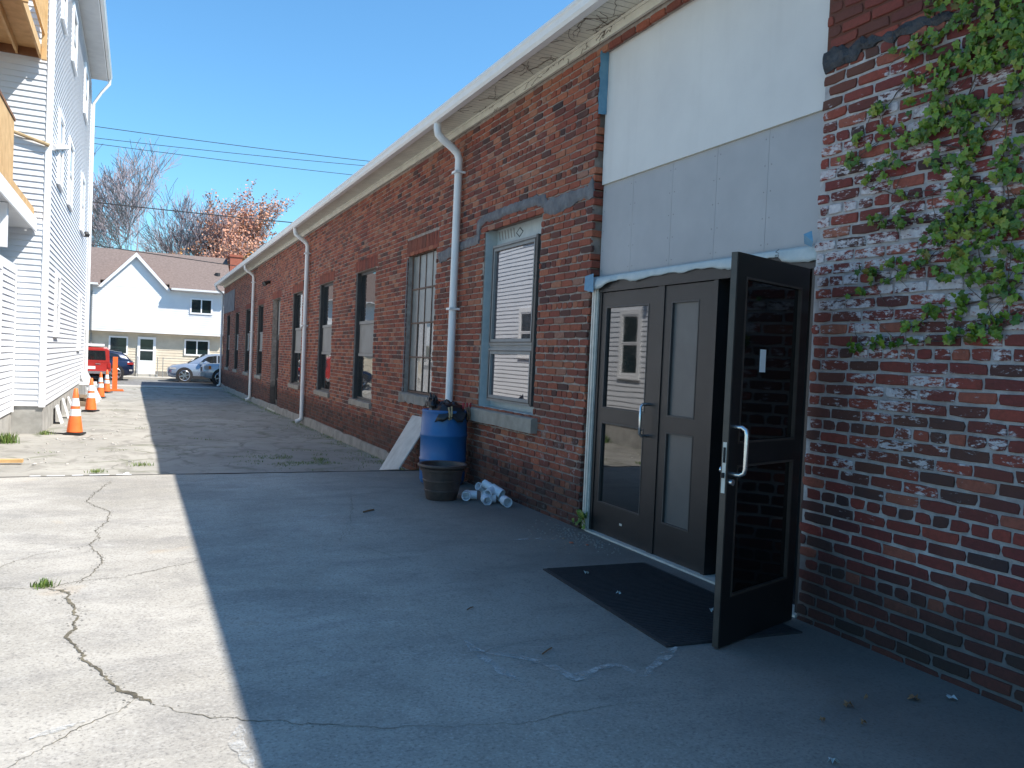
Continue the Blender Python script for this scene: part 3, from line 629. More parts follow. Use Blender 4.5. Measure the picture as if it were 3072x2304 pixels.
# windows
def sill(y0, y1, z, mat='sill', th=.155, xo=.075, rough=.006):
    r = random.Random(int(y0*10)); mb = MB(); n = 12; vs = []; fs = []
    for i in range(n+1):
        y = y0+(y1-y0)*i/n; j = lambda: r.uniform(-rough, rough)
        vs += [(WX-xo+j(), y, z-th+j()), (WX-xo+j(), y, z-.012+j()), (WX-xo+.02, y, z+j()*.4), (WX+.2, y, z+.01), (WX+.2, y, z-th)]
    for i in range(n):
        for k in range(5): a = i*5+k; b = i*5+(k+1) % 5; fs.append((a, b, b+5, a+5))
    fs += [(4,3,2,1,0), tuple(n*5+k for k in range(5))]
    return mb.add(vs, fs).build('window_sill', mat, B)
for (y0, y1, z0, z1, kind) in WIN:
    if kind == 'office':
        X = WX+.10
        f = frame_rect(MB(), X, X+.06, y0+.003, y1-.003, z0+.01, z1-.004, .045)
        zA, zB = z0+(z1-z0)*.355, z0+(z1-z0)*.605
        for zz in (zA, zB): f.box(X-.005, X+.05, y0+.049, y1-.049, zz-.035, zz+.035)
        w_ = f.build('window', 'dframe', B); w_['wl'] = tuple(wl(B))
        for zz in (zA, zB): MB().box(X-.012, X-.006, y0+.06, y1-.06, zz-.03, zz+.03).build('mullion_cover', 'greypanel', w_)
        g = MB().box(X+.015, X+.025, y0+.048, y1-.048, z0+.057, zA-.036); g.build('pane', 'glasswin', w_)
        g = MB().box(X+.015, X+.025, y0+.048, y1-.048, zB+.036, z1-.05); g.build('pane', 'glasswin', w_)
        MB().box(X+.01, X+.04, y0+.048, y1-.048, zA+.036, zB-.036).build('infill_panel', 'greypanel', w_)
        sill(y0-.06, y1+.06, z0, th=.11, xo=.05)
        MB().box(WX+.035, X-.002, y1-.022, y1-.006, z0+.012, z1-.006).build('jamb_liner', 'dframe', w_)
        MB().box(WX+.035, X-.002, y0+.006, y0+.016, z0+.012, z1-.006).build('jamb_liner', 'dframe', w_)
        MB().box(WX+.012, WX+.2, y0-.05, y1+.05, z1+.003, z1+.007).build('lintel', 'black', B)
    elif kind == 'steel':
        X = WX+.075; f = frame_rect(MB(), X, X+.035, y0+.003, y1-.003, z0+.01, z1-.004, .03)
        ny, nz = 4, 4; W_ = y1-y0-.066; H_ = z1-z0-.074
        for i in range(1, ny): f.box(X+.004, X+.03, y0+.033+W_*i/ny-.009, y0+.033+W_*i/ny+.009, z0+.04, z1-.034)
        for i in range(1, nz): f.box(X+.0, X+.034, y0+.033, y1-.033, z0+.04+H_*i/nz-.013, z0+.04+H_*i/nz+.013)
        w_ = f.build('window', 'rust', B); w_['wl'] = tuple(wl(B)); r = random.Random(9)
        for i in range(ny):
            for j in range(nz):
                a = y0+.033+W_*i/ny+.009; b = y0+.033+W_*(i+1)/ny-.009; c = z0+.04+H_*j/nz+.013; d = z0+.04+H_*(j+1)/nz-.013
                t = r.uniform(-.006, .006); u = r.uniform(-.003, .003)
                g = MB(); g.quad((X+.018-t, b, c), (X+.018+t, a, c), (X+.018+t+u, a, d), (X+.018-t+u, b, d)); g.quad((X+.021-t, a, c), (X+.021+t, b, c), (X+.021+t+u, b, d), (X+.021-t+u, a, d))
                g.build('pane', 'glassfrost' if j >= 2 or i == 3 else 'glasspane', w_, fix=False)
        sill(y0-.18, y1+.13, z0, 'foot', .15, .045, .022)
        # broken mortar down the left jamb
        m = MB(); r = random.Random(8); vs = []; fs = []
        for i in range(22):
            z = z0+(z1-z0-.1)*i/21; wd = .03+.05*r.random()
            vs += [(WX-.008, y1+.0, z), (WX-.010-r.random()*.012, y1+wd*.5, z+.02), (WX-.002, y1+wd, z)]
        for i in range(21):
            for k in range(2): a = i*3+k; fs.append((a, a+1, a+4, a+3))
        m.add(vs, fs).build('mortar_smear', 'smear', B, fix=False)
    elif kind == 'new':
        X = WX+.13
        MB().box(X+.045, X+.06, y0+.002, y1-.002, z0+.012, z1-.004).build('flashing_sheet', 'membrane', B)
        m = MB(); m.box(WX+.02, X+.044, y1-.012, y1-.004, z0+.012, z1-.01); m.box(WX+.02, X+.044, y0+.004, y0+.012, z0+.012, z1-.01); m.box(WX+.03, X+.044, y0+.012, y1-.012, z0+.010, z0+.020)
        m.build('flashing_return', 'membrane', B)
        a, b, c, d = 8.52, 9.82, 1.10, 3.10; zm = 1.80
        f = frame_rect(MB(), X-.05, X+.03, a, b, c, zm-.02, .075); frame_rect(f, X-.05, X+.03, a, b, zm+.02, d, .075); f.box(X-.03, X+.03, a, b, zm-.0195, zm+.0195)
        w_ = f.build('window', 'gframe', B); w_['wl'] = tuple(wl(B))
        for c0, c1 in ((c, zm-.02), (zm+.02, d)):
            frame_rect(MB(), X-.058, X-.051, a+.028, b-.028, c0+.028, c1-.028, .012).build('sash_bead', 'dframe', w_)
            MB().box(X-.02, X-.01, a+.075, b-.075, c0+.075, c1-.075).build('pane', 'glassnew', w_)
        MB().box(X-.066, X+.03, a-.055, a-.004, c+.01, d-.0).build('open_jamb_strip', 'dframe', w_)
        sill(y0-.14, y1+.16, z0-.01, 'sill', .165, .085, .005)
    else:
        X = WX+.16
        f = frame_rect(MB(), X, X+.07, y0+.003, y1-.003, z0+.02, z1-.004, .06); zt = z0+2.42
        f.box(X-.004, X+.066, y0+.063, y1-.063, zt-.03, zt+.04)
        w_ = f.build('side_door', 'dframe', B); w_['wl'] = tuple(wl(B))
        MB().box(X+.03, X+.04, y0+.063, y1-.063, zt+.04, z1-.064).build('transom_panel', 'greypanel', w_)
        frame_rect(MB(), X+.01, X+.05, y0+.066, y1-.066, z0+.085, zt-.034, .11, .22).build('door_leaf', 'dframe', w_)
        MB().box(X+.028, X+.034, y0+.176, y1-.176, z0+.31, zt-.15).build('pane', 'glasswin', w_)
        MB().tube([(X+.005, y0+.5, 1.0+z0), (X-.04, y0+.5, 1.0+z0), (X-.04, y1-.5, 1.0+z0), (X+.005, y1-.5, 1.0+z0)], .014, 6).build('push_bar', 'steel', w_)
        MB().box(WX-.06, WX+.2, y0-.05, y1+.05, gz(27)-.05, z0+.02).build('door_step', 'walk', B)
# irregular repair bands of tar and mortar on the face
def face_patch(poly, name, mat, th=.014, seed=1, jz=.009):
    r = random.Random(seed); pts = []
    n = len(poly)
    for i in range(n):
        a = Vector(poly[i]); b = Vector(poly[(i+1) % n]); m = max(1, int((b-a).length/.035))
        for k in range(m):
            q = a+(b-a)*k/m; pts.append((q.x+r.uniform(-.007, .007), q.y+r.uniform(-jz, jz)+jz*1.6*mnoise.noise(Vector((q.x*9, q.y*9, seed)))))
    bm = bmesh.new(); vv = [bm.verts.new((WX-th*.35, p[0], p[1])) for p in pts]; fc = bm.faces.new(vv)
    bmesh.ops.triangulate(bm, faces=bm.faces[:])
    for _ in range(3):
        bmesh.ops.subdivide_edges(bm, edges=[e for e in bm.edges if e.calc_length() > .05], cuts=1)
        bmesh.ops.triangulate(bm, faces=bm.faces[:])
    for v in bm.verts:
        if not v.is_boundary: v.co.x = WX-th+mnoise.noise(Vector((v.co.y*14, v.co.z*14, 0)))*th*.7
    off = wl(B)
    be = [e for e in bm.edges if e.is_boundary]
    g = bmesh.ops.extrude_edge_only(bm, edges=be)['geom']
    for v in g:
        if isinstance(v, bmesh.types.BMVert): v.co.x = WX+.012
    for v in bm.verts: v.co -= off
    bmesh.ops.recalc_face_normals(bm, faces=bm.faces)
    me = bpy.data.meshes.new(name); bm.to_mesh(me); bm.free(); me.materials.append(M_[mat])
    o = bpy.data.objects.new(name, me); COL.objects.link(o); o.parent = B; o['label'] = {'tar': 'black tar band', 'smear': 'grey repair mortar band'}[mat]; return o
face_patch(BAND, 'repair_band', 'smear', .016); face_patch(TAR, 'tar_band', 'tar', .018, 4, .016)
# entrance: panels
XP = WX+.095
o = MB().box(XP-.02, XP+.03, 4.13, 7.097, 3.412, 4.72).build('upper_wall_panel', 'stucco', B)
ysm = [4.125, 4.74, 5.33, 5.93, 6.55, 7.097]
for a, b in zip(ysm, ysm[1:]): MB().box(XP, XP+.03, a+.0015, b-.0015, 2.40, 3.409).build('wall_panel', 'panel', B)
fm = MB()
for a, b in zip(ysm, ysm[1:]):
    for yy in (a+.035, b-.035):
        for k in range(5): fm.tube([(XP-.0015, yy, 2.56+.195*k), (XP+.001, yy, 2.56+.195*k)], .006, 8)
fm.build('screw_heads', 'gframe', B)['kind'] = 'stuff'
MB().box(XP+.032, XP+.05, 4.12, 7.10, 2.40, 4.73).build('panel_backing', 'black', B)
MB().box(XP-.024, XP+.03, 4.13, 7.09, 3.4095, 3.4115).build('panel_trim', 'soffit', B)
# blue flashing peeling from under the panels
def flap():  # torn lower edge
    vs = []; fs = []; n = 70
    for i in range(n+1):
        y = 4.13+(7.14-4.13)*i/n; q = mnoise.noise(Vector((y*2.3, 0, 0))); q2 = mnoise.noise(Vector((y*7, 3, 0)))
        q3 = mnoise.noise(Vector((y*21, 6, 0))); ln = .045+.06*max(0, q+.3)+.010*q2+.007*q3
        if y > 6.6: ln += .05*min(1, (y-6.6)/.3)
        if y < 4.5: ln += .03
        cu = .012+.03*max(0, q)+.012*max(0, q3)+(.035 if y > 6.7 else 0)
        for k in range(6):
            t = k/5; vs.append((WX+.036-cu*sin(t*2.2)*.9-.004*q2, y, 2.492-ln*t*1.1+.012*sin(t*3)*q))
    for i in range(n):
        for k in range(5): a = i*6+k; fs.append((a, a+1, a+7, a+6))
    o = MB().add(vs, fs).build('flashing_flap', 'membrane', B, smooth=80, fix=False)
    m = o.modifiers.new('thick', 'SOLIDIFY'); m.thickness = .002
flap()
mb = MB(); r = random.Random(4)
vs = []; fs = []
for i in range(26):
    z = 4.1+.62*i/25; wd = .006+.02*abs(mnoise.noise(Vector((z*4, 0, 9))))
    vs += [(WX-.004, 7.098, z), (WX-.012-.012*r.random(), 7.09-wd*.5, z), (XP-.024, 7.072-wd*.3, z)]
for i in range(25):
    for k in range(2): a = i*3+k; fs.append((a, a+1, a+4, a+3))
mb.add(vs, fs).build('blue_edge_tape', 'membblue', B, fix=False)
mb = MB(); mb.add([(WX-.012, 4.165, 2.58), (WX-.035, 4.215, 2.56), (WX-.01, 4.23, 2.50), (WX-.012, 4.16, 2.47), (WX-.03, 4.13, 2.50)], [(0,1,2,3,4)])
mb.add([(WX-.03, 6.99, 2.33), (WX-.05, 7.14, 2.36), (WX-.04, 7.15, 2.50), (WX-.02, 7.02, 2.52)], [(0,1,2,3)]); mb.build('tape_scrap', 'membblue', B, fix=False)
# door frame
XD = WX+.06
f = MB(); f.box(XD-.02, XD+.10, 4.145, 7.0, 2.335, 2.46); f.box(XD-.012, XD+.10, 4.145, 4.20, -.03, 2.334); f.box(XD-.012, XD+.10, 5.185, 5.235, -.03, 2.334); f.box(XD-.012, XD+.10, 6.955, 7.0, -.03, 2.334)
DF = f.build('entrance_frame', 'bronze', B); DF['wl'] = tuple(wl(B))
for y0_, y1_, xx in ((7.001, 7.02, -.03), (7.0205, 7.045, -.045), (7.0455, 7.06, -.03), (7.0605, 7.085, -.045)):
    MB().box(XD+xx, XD+.08, y0_, y1_, -.03, 2.40).build('aluminium_strip', 'alu', DF)
MB().box(XD-.06, XD+.12, 4.145, 7.0, -.029, -.012).build('threshold', 'alu', DF)
def leaf(name, y0, y1, glass, gy0, gy1, parent):
    X0, X1 = XD-.002, XD+.044; m = MB(); z0, z1 = -.01, 2.328
    m.box(X0, X1, y0, gy0, z0, z1); m.box(X0, X1, gy1, y1, z0, z1)
    m.box(X0, X1, gy0, gy1, z0, .28); m.box(X0, X1, gy0, gy1, 1.07, 1.205); m.box(X0, X1, gy0, gy1, 2.19, z1)
    d = m.build(name, 'bronze', parent); d['wl'] = tuple(wl(parent))
    for a, b in ((.28, 1.07), (1.205, 2.19)):
        MB().box(X0+.02, X0+.028, gy0+.001, gy1-.001, a+.001, b-.001).build('pane', glass, d)
        frame_rect(MB(), X0-.003, X0+.019, gy0+.001, gy1-.001, a+.001, b-.001, .012).build('glazing_bead', 'dframe', d)
    return d
# door leaves hang directly on the building (thing > part > sub-part)
d1 = leaf('door', 6.0, 6.952, 'glassdoor', 6.14, 6.87, B)
MB().tube([(XD, 6.06, 1.29), (XD-.075, 6.06, 1.29), (XD-.095, 6.06, 1.27), (XD-.095, 6.06, 1.03), (XD-.075, 6.06, 1.01), (XD, 6.06, 1.01)], .0135, 10).build('pull_handle', 'steel', d1, smooth=50)
MB().box(XD-.006, XD-.002, 6.42, 6.46, .13, .15).build('maker_plate', 'alu', d1)
d2 = leaf('door', 5.24, 5.90, 'frosted', 5.42, 5.80, B)
MB().box(XD-.012, XD+.05, 5.902, 5.998, -.01, 2.334).build('mullion', 'bronze', DF)
# the open leaf, swung out
hx, hy = 4.02, 4.10; fx, fy = 3.166, 3.796
DV = Vector((fx-hx, fy-hy, 0)); DL = DV.length; DV.normalize(); NV = Vector((-DV.y, DV.x, 0))
if NV.y > 0: NV = -NV                      # outer face normal
OM = Matrix((DV, -NV, Vector((0, 0, 1)))).transposed().to_4x4(); OM.translation = Vector((hx, hy, 0))
def local(mb): mb.v = [tuple(OM @ Vector(v)) for v in mb.v]; return mb
Lz0, Lz1 = -.018, 2.315; th = .046
m = MB(); g0, g1 = .10, DL-.10
m.box(0, g0, 0, th, Lz0, Lz1); m.box(g1, DL, 0, th, Lz0, Lz1); m.box(g0, g1, 0, th, Lz0, .27); m.box(g0, g1, 0, th, 1.06, 1.19); m.box(g0, g1, 0, th, 2.18, Lz1)
OD = local(m).build('door', 'blackbronze', B); OD['wl'] = tuple(wl(B)); OD['label'] = 'dark glazed door leaf swung wide open'
for a, b in ((.27, 1.06), (1.19, 2.18)):
    local(MB().box(g0+.001, g1-.001, .02, .026, a+.001, b-.001)).build('pane', 'glassdark', OD)
    local(MB().box(g0+.001, g0+.014, -.004, .019, a+.001, b-.001).box(g1-.014, g1-.001, -.004, .019, a+.001, b-.001).box(g0+.014, g1-.014, -.004, .019, a+.001, a+.013).box(g0+.014, g1-.014, -.004, .019, b-.013, b-.001)).build('glazing_bead', 'bronze2', OD)
local(MB().box(DL+.001, DL+.004, .004, th-.004, Lz0, Lz1)).build('door_edge', 'bronze2', OD)
local(MB().box(DL+.0045, DL+.008, .010, th-.012, .90, 1.20)).build('lock_plate', 'alu', OD)
local(MB().box(DL+.0085, DL+.013, .014, th-.018, 1.08, 1.17).box(DL+.0085, DL+.02, .014, th-.018, .99, 1.02)).build('lock_bolt', 'black', OD)
hp = DL-.055
local(MB().tube([(hp, 0, 1.29), (hp, -.05, 1.29), (hp-.0, -.075, 1.275), (hp-.0, -.08, 1.25), (hp, -.08, 1.05), (hp, -.075, 1.025), (hp, -.05, 1.01), (hp, 0, 1.01)], .0145, 12)).build('pull_handle', 'steel', OD, smooth=50)
local(MB().tube([(DL-.03, 0, .965), (DL-.03, -.022, .965)], .02, 16)).build('lock_cylinder', 'steel', OD, smooth=50)
local(MB().box(.50, .565, .015, .019, 1.62, 1.76)).build('paper_sticker', 'white', OD)
local(MB().tube([(DL-.05, th, 1.03), (DL-.05, th+.03, 1.03)], .018, 12)).build('thumb_turn', 'steel', OD, smooth=50)
for zz in (.2, 1.2, 2.1): local(MB().tube([(.0, .02, zz), (.0, .02, zz+.11)], .012, 8)).build('hinge', 'bronze2', OD, smooth=50)
# lettering on the flashing
def text(body, size, loc, rot, mat, parent, name='printed_lettering'):
    cu = bpy.data.curves.new(name, 'FONT'); cu.body = body; cu.size = size; cu.align_x = 'CENTER'; cu.extrude = .0006
    t = bpy.data.objects.new(name, cu); COL.objects.link(t)
    dg = bpy.context.evaluated_depsgraph_get(); me = bpy.data.meshes.new_from_object(t.evaluated_get(dg)); bpy.data.objects.remove(t)
    me.materials.clear(); me.materials.append(M_[mat]); o = bpy.data.objects.new(name, me); COL.objects.link(o); o.parent = parent
    o.location = Vector(loc)-wl(parent); o.rotation_euler = rot; return o
RW = (pi/2, 0, -pi/2)
XL = WX+.130+.044
text('THIS', .075, (XL, 9.868, 1.98), RW, 'print', B); text('SIDE', .075, (XL, 9.868, 1.90), RW, 'print', B); text('UP!', .085, (XL, 9.868, 1.81), RW, 'print', B)
MB().prism([(9.825, 2.06), (9.915, 2.06), (9.87, 2.13)], 0, XL-.001, XL).build('printed_arrow', 'print', B)
MB().prism([(9.10, 3.22), (9.21, 3.285), (9.32, 3.22), (9.21, 3.155)], 0, XL-.0012, XL-.0002).build('printed_logo', 'print', B)
MB().prism([(9.13, 3.22), (9.21, 3.266), (9.29, 3.22), (9.21, 3.174)], 0, XL-.002, XL-.0014).build('printed_logo_inner', 'membrane', B)
for i in range(6):
    MB().prism([(9.86-.09*i, 3.30), (9.83-.09*i, 3.30), (9.79-.09*i, 3.18), (9.82-.09*i, 3.18)], 0, XL-.0012, XL-.0002).build('printed_stripe', 'gframe', B)
text('VE', .055, (WX-.014, 4.50, 2.458), (Matrix.Rotation(radians(90), 3, 'X') @ Matrix.Rotation(-pi/2, 3, 'Z') @ Matrix.Rotation(pi/2, 3, 'X')).to_euler(), 'print', B)
text('OC', .06, (XL, 9.88, 1.22), RW, 'membblue', B)
# faded sign board near the far end, flood light, wall lights
MB().box(WX-.02, WX-.006, 40.0, 45.0, 3.42, 4.42).build('faded_sign_panel', pm('faded_grey_paint', (.10, .10, .115), (.20, .19, .20), 3, .9, det=8, bump=.3), B)
L = MB(); L.tube([(WX, 28.9, 3.95), (WX-.1, 28.9, 3.97)], .05, 10); L.tube([(WX-.08, 28.85, 3.95), (WX-.22, 28.8, 3.88)], [.05, .085], 10); L.tube([(WX-.08, 28.95, 3.95), (WX-.2, 29.05, 3.88)], [.05, .085], 10)
tag(L.build('flood_light', 'plastic', None, smooth=50), 'small twin-headed security light fixed high on the brick wall above the side door', 'light')

# ---------------------------------------------------------------- white house on the left
HX, HY, HE = -1.66, 18.9, 32.3; HZ0, HZ1 = .30, 10.78; LAP = .118
H = thing('white_house', 'tall white vinyl-sided house with wooden rear porches on the left of the alley', 'house', (HX, HY, -.3))
MB().box(-11, HX-.02, HY+.02, HE, HZ0, HZ1).build('wall', 'siding', H)
def found():
    mb = MB(); r = random.Random(6); vs = []; fs = []
    path = [(-11, HY-.0)]+[(-10.5+.5*i, HY) for i in range(18)]+[(HX-.035, HY)]+[(HX-.035, HY+.45*i) for i in range(1, 30)]+[(HX-.035, HE)]
    for x, y in path:
        vs += [(x+r.uniform(-.008, .008), y+.03+r.uniform(-.008, .008), -.55), (x+r.uniform(-.008, .008), y+.03+r.uniform(-.008, .008), .0), (x, y+.03, HZ0+.02)]
    for i in range(len(path)-1):
        for k in range(2): a = i*3+k; fs.append((a, a+3, a+4, a+1))
    mb.add(vs, fs).build('foundation', 'found', H, smooth=30, fix=False)
found()
# clapboards, one by one
def board_mesh(L, axis):
    prof = [(0, .004), (-.012, .006), (-.014, .0), (-.024, .0), (-.023, .012), (-.004, LAP), (0, LAP)]
    mb = MB()
    if axis == 'x': mb.prism([(p[0], p[1]) for p in prof], 0, 0, L)
    else: mb.prism([(-p[0], p[1]) for p in prof], 1, 0, L)
    return mb.mesh('siding_board', 'siding')
bf = board_mesh(11+HX-.005, 'x'); bs = board_mesh(HE-HY-.11, 'y')
nb = int((HZ1-HZ0)/LAP)
for i in range(nb):
    z = HZ0+LAP*i
    inst('siding_board', bf, H, (-11, HY+.018, z)); inst('siding_board', bs, H, (HX-.020, HY+.10, z))
MB().box(HX-.10, HX+.012, HY-.014, HY+.10, HZ0-.02, HZ1).build('corner_board', 'trim', H)
MB().box(HX-.02, HX+.014, HE-.1, HE+.02, HZ0-.02, HZ1-.4).build('corner_board', 'trim', H)
# porch wing standing in front of the rear wall
PX, PY = -2.2, 10.5
MB().box(-6, PX-.02, PY, HY+.01, .2, 3.1).build('porch_wall', 'siding', H)
MB().box(-6, PX-.03, PY+.02, HY+.02, -.5, .2).build('foundation', 'found', H)
bp_ = board_mesh(HY-PY-.12, 'y')
for i in range(int(2.9/LAP)): inst('siding_board', bp_, H, (PX-.018, PY+.1, .2+LAP*i))
MB().box(PX-.1, PX+.010, PY-.01, PY+.1, .18, 3.1).build('corner_board', 'trim', H)
MB().box(PX-.02, PX+.012, HY-.12, HY+.0, .18, 3.05).build('corner_board', 'trim', H)
def house_window(X, y0, y1, z0, z1, two=True):
    m = frame_rect(MB(), X-.01, X+.045, y0, y1, z0, z1, .10, .08, .12); m.box(X-.01, X+.065, y0-.03, y1+.03, z0-.035, z0-.001)
    w_ = m.build('window', 'trim', H); w_['wl'] = tuple(wl(H)); zm = (z0+z1)/2
    frame_rect(MB(), X+.005, X+.03, y0+.101, y1-.101, zm-.0, z1-.121, .04).build('sash', 'trim', w_)
    frame_rect(MB(), X-.004, X+.02, y0+.101, y1-.101, z0+.081, zm-.001, .04).build('sash', 'trim', w_)
    MB().box(X+.010, X+.016, y0+.142, y1-.142, zm+.041, z1-.162).build('pane', 'glassfar', w_)
    MB().box(X+.0, X+.006, y0+.142, y1-.142, z0+.122, zm-.042).build('pane', 'glassfar', w_)
for y0, y1, z0, z1 in ((20.5, 21.45, 1.75, 3.15), (28.3, 29.5, 1.4, 3.1), (20.25, 21.35, 5.05, 6.62), (23.1, 24.4, 5.05, 6.7), (28.1, 29.5, 5.05, 6.75), (20.2, 21.2, 8.55, 9.95), (23.2, 24.5, 8.6, 10.0), (28.2, 29.7, 8.6, 10.1)):
    house_window(HX, y0, y1, z0, z1)
house_window(PX, 15.85, 16.75, 1.35, 2.95); house_window(PX, 12.3, 13.2, 1.35, 2.95)
# roof overhang
MB().box(HX+.0, HX+.47, HY-.3, HE+.05, 10.80, 10.83).build('soffit', 'soffit2', H)
MB().box(-11.3, HX-.0, HY-.3, HE+.05, 10.79, 10.83).build('soffit', 'soffit2', H)
MB().box(HX+.47, HX+.49, HY-.3, HE+.05, 10.78, 11.0).build('fascia', 'trim', H)
MB().prism([(x+HX-.01+.57-3.655+.0, z-4.85+10.84) for x, z in [(3.60, 4.845), (3.67, 4.845), (3.70, 4.875), (3.71, 4.925), (3.725, 4.945), (3.725, 4.972), (3.60, 4.972)]], 1, HY-.3, HE+.1).build('gutter', 'gutter', H)
MB().prism([(HX+.5, 11.0), (-4.5, 12.2), (-11.5, 11.0), (-11.5, 10.84), (HX+.5, 10.84)], 1, HY-.3, HE+.05).build('roof', 'roof', H)
MB().tube([(HX+.55, HE, 10.86), (HX+.55, HE, 10.7), (HX+.3, HE, 10.35), (HX+.07, HE+.03, 9.95), (HX+.07, HE+.03, 5), (HX+.07, HE+.03, .2)], .05, 10).build('downspout', 'gutter', H, smooth=50)
MB().tube([(-2.5, HY-.06, 5.75), (HX-.03, HY-.06, 5.52)], .035, 8).build('conduit', 'tan', H)
MB().tube([(HX+.03, HY, 5.50), (HX+.05, HY+3.3, 6.22)], .06, 8).build('conduit', 'trim', H)
MB().lathe((HX+.1, 29.6, 5.0), [(0, 0), (.08, .0), (.11, .08), (.05, .16), (0, .18)], 12).build('wall_lamp', 'plastic', H)
# porch decks
def deck(z, x1, yfront, solid):
    x0 = -6
    d = MB().box(x0, x1-.045, yfront+.045, HY-.0, z+.16, z+.195).build('deck', 'woodd' if solid else 'wood', H); d['wl'] = tuple(wl(H))
    MB().box(x1-.045, x1, yfront, HY-.0, z, z+.20).build('rim_joist', 'wood', d)
    MB().box(x0, x1-.046, yfront, yfront+.044, z, z+.20).build('rim_joist', 'wood', d)
    MB().box(x0, x1-.046, HY-.05, HY-.002, z, z+.159).build('ledger', 'woodd', d)
    x = x1-.42
    while x > x0: MB().box(x-.02, x+.02, yfront+.045, HY-.051, z, z+.158).build('joist', 'wood', d); x -= .41
    return d
d3 = deck(7.22, -1.87, 12.6, False)
for y in (12.65, 15.7, 18.7):
    MB().box(-1.86, -1.77, y, y+.09, 7.15, 8.45).build('railing_post', 'wood', d3)
MB().box(-1.86, -1.77, 12.74, 18.79, 8.451, 8.49).build('top_rail', 'woodd', d3)
MB().box(-1.845, -1.80, 12.75, 18.69, 7.62, 7.66).build('bottom_rail', 'wood', d3)
y = 12.9
while y < 18.6: MB().box(-1.84, -1.805, y, y+.035, 7.665, 8.45).build('baluster', 'wood', d3); y += .14
d2 = deck(4.05, -1.93, 12.6, True)
MB().box(-2.00, -1.965, 12.6, 16.1, 4.26, 5.28).build('plywood_side', 'wood', d2)
MB().box(-2.01, -1.95, 12.6, 16.15, 5.281, 5.33).build('top_rail', 'woodd', d2)
MB().box(-6, -1.90, 12.6, HY-.03, 3.84, 3.87).build('soffit_panel', 'soffit2', d2)
MB().box(-1.899, -1.87, 12.55, HY-.03, 3.78, 4.04).build('fascia', 'trim', d2)
MB().box(-6, -1.90, 12.55, 12.58, 3.78, 4.04).build('fascia', 'trim', d2)
for x, y in ((-2.02, 12.75), (-2.02, 15.6)):
    MB().box(x-.06, x+.06, y-.06, y+.06, 3.12, 3.83).build('porch_post', 'trim', d2)
# white scrap boards leaning on the foundation
for i, (y, h, wd, t) in enumerate(((21.4, .42, .55, .1), (23.2, .50, .35, .12), (25.0, .45, .3, .15))):
    z = gz(y); mb = MB().add([(HX+.02+t, y, z), (HX+.02+t, y+wd, z), (HX+.0, y+wd, z+h), (HX+.0, y, z+h), (HX+.045+t, y, z), (HX+.045+t, y+wd, z), (HX+.025, y+wd, z+h), (HX+.025, y, z+h)], [(0,1,2,3),(7,6,5,4),(0,4,5,1),(1,5,6,2),(2,6,7,3),(3,7,4,0)])
    tag(mb.build('white_board', 'trim'), ['widest white scrap board leaning on the grey house foundation, nearest the camera', 'narrow white scrap board leaning on the foundation, middle of three', 'small white scrap board leaning on the foundation, farthest of three'][i], 'board', 'white boards leaning on the foundation')

# ---------------------------------------------------------------- townhouse across the street
T = thing('townhouse', 'white sided house with brown shingle roof and front gable across the street', 'house', (0, 53, -.23))
TX0, TX1 = -14, 5.1
MB().box(TX0, TX1, 53.0, 61, 2.36, 5.02).build('wall', 'siding2', T)
MB().box(TX0, TX1-.05, 53.45, 61, .1, 2.36).build('lower_wall', 'beige', T)
MB().box(TX0, TX1-.02, 53.42, 61, -.4, .1).build('foundation', 'foot', T)
m = MB()
z = 2.36
while z < 5.0: m.prism([(53.0, z), (52.985, z), (52.998, z+.125), (53.0, z+.125)], 0, TX0, TX1); z += .125
m.build('siding', 'siding2', T)['kind'] = 'stuff'
m = MB(); z = .1
while z < 2.3: m.prism([(53.45, z), (53.43, z), (53.448, z+.16), (53.45, z+.16)], 0, TX0, TX1-.06); z += .16
m.build('lower_siding', 'beige', T)['kind'] = 'stuff'
gx0, gx1, gxm, gzp = -2.0, 1.68, -.15, 6.90
m = MB()
for xa, xb in ((TX0-.2, gx0), (gx1, TX1+.15)): m.prism([(52.55, 5.0), (52.55, 5.06), (57, 7.55), (61.4, 5.06), (61.4, 5.0), (57, 7.42)], 0, xa, xb)
m.prism([(53.06, 5.28), (53.06, 5.34), (57, 7.55), (61.4, 5.06), (61.4, 5.0), (57, 7.42)], 0, gx0+.001, gx1-.001); m.build('roof', 'roof', T)
m = MB(); m.prism([(53, 5.02), (61, 5.02), (57, 7.4)], 0, TX1-.2, TX1-.01); m.build('gable_end', 'siding2', T)
for xa, xb in ((TX0, gx0-.1), (gx1+.1, TX1+.15)):
    MB().box(xa, xb, 52.46, 52.55, 4.97, 5.08).build('gutter', 'gutter', T)
    MB().box(xa, xb, 52.55, 52.98, 4.97, 4.995).build('soffit', 'soffit2', T)
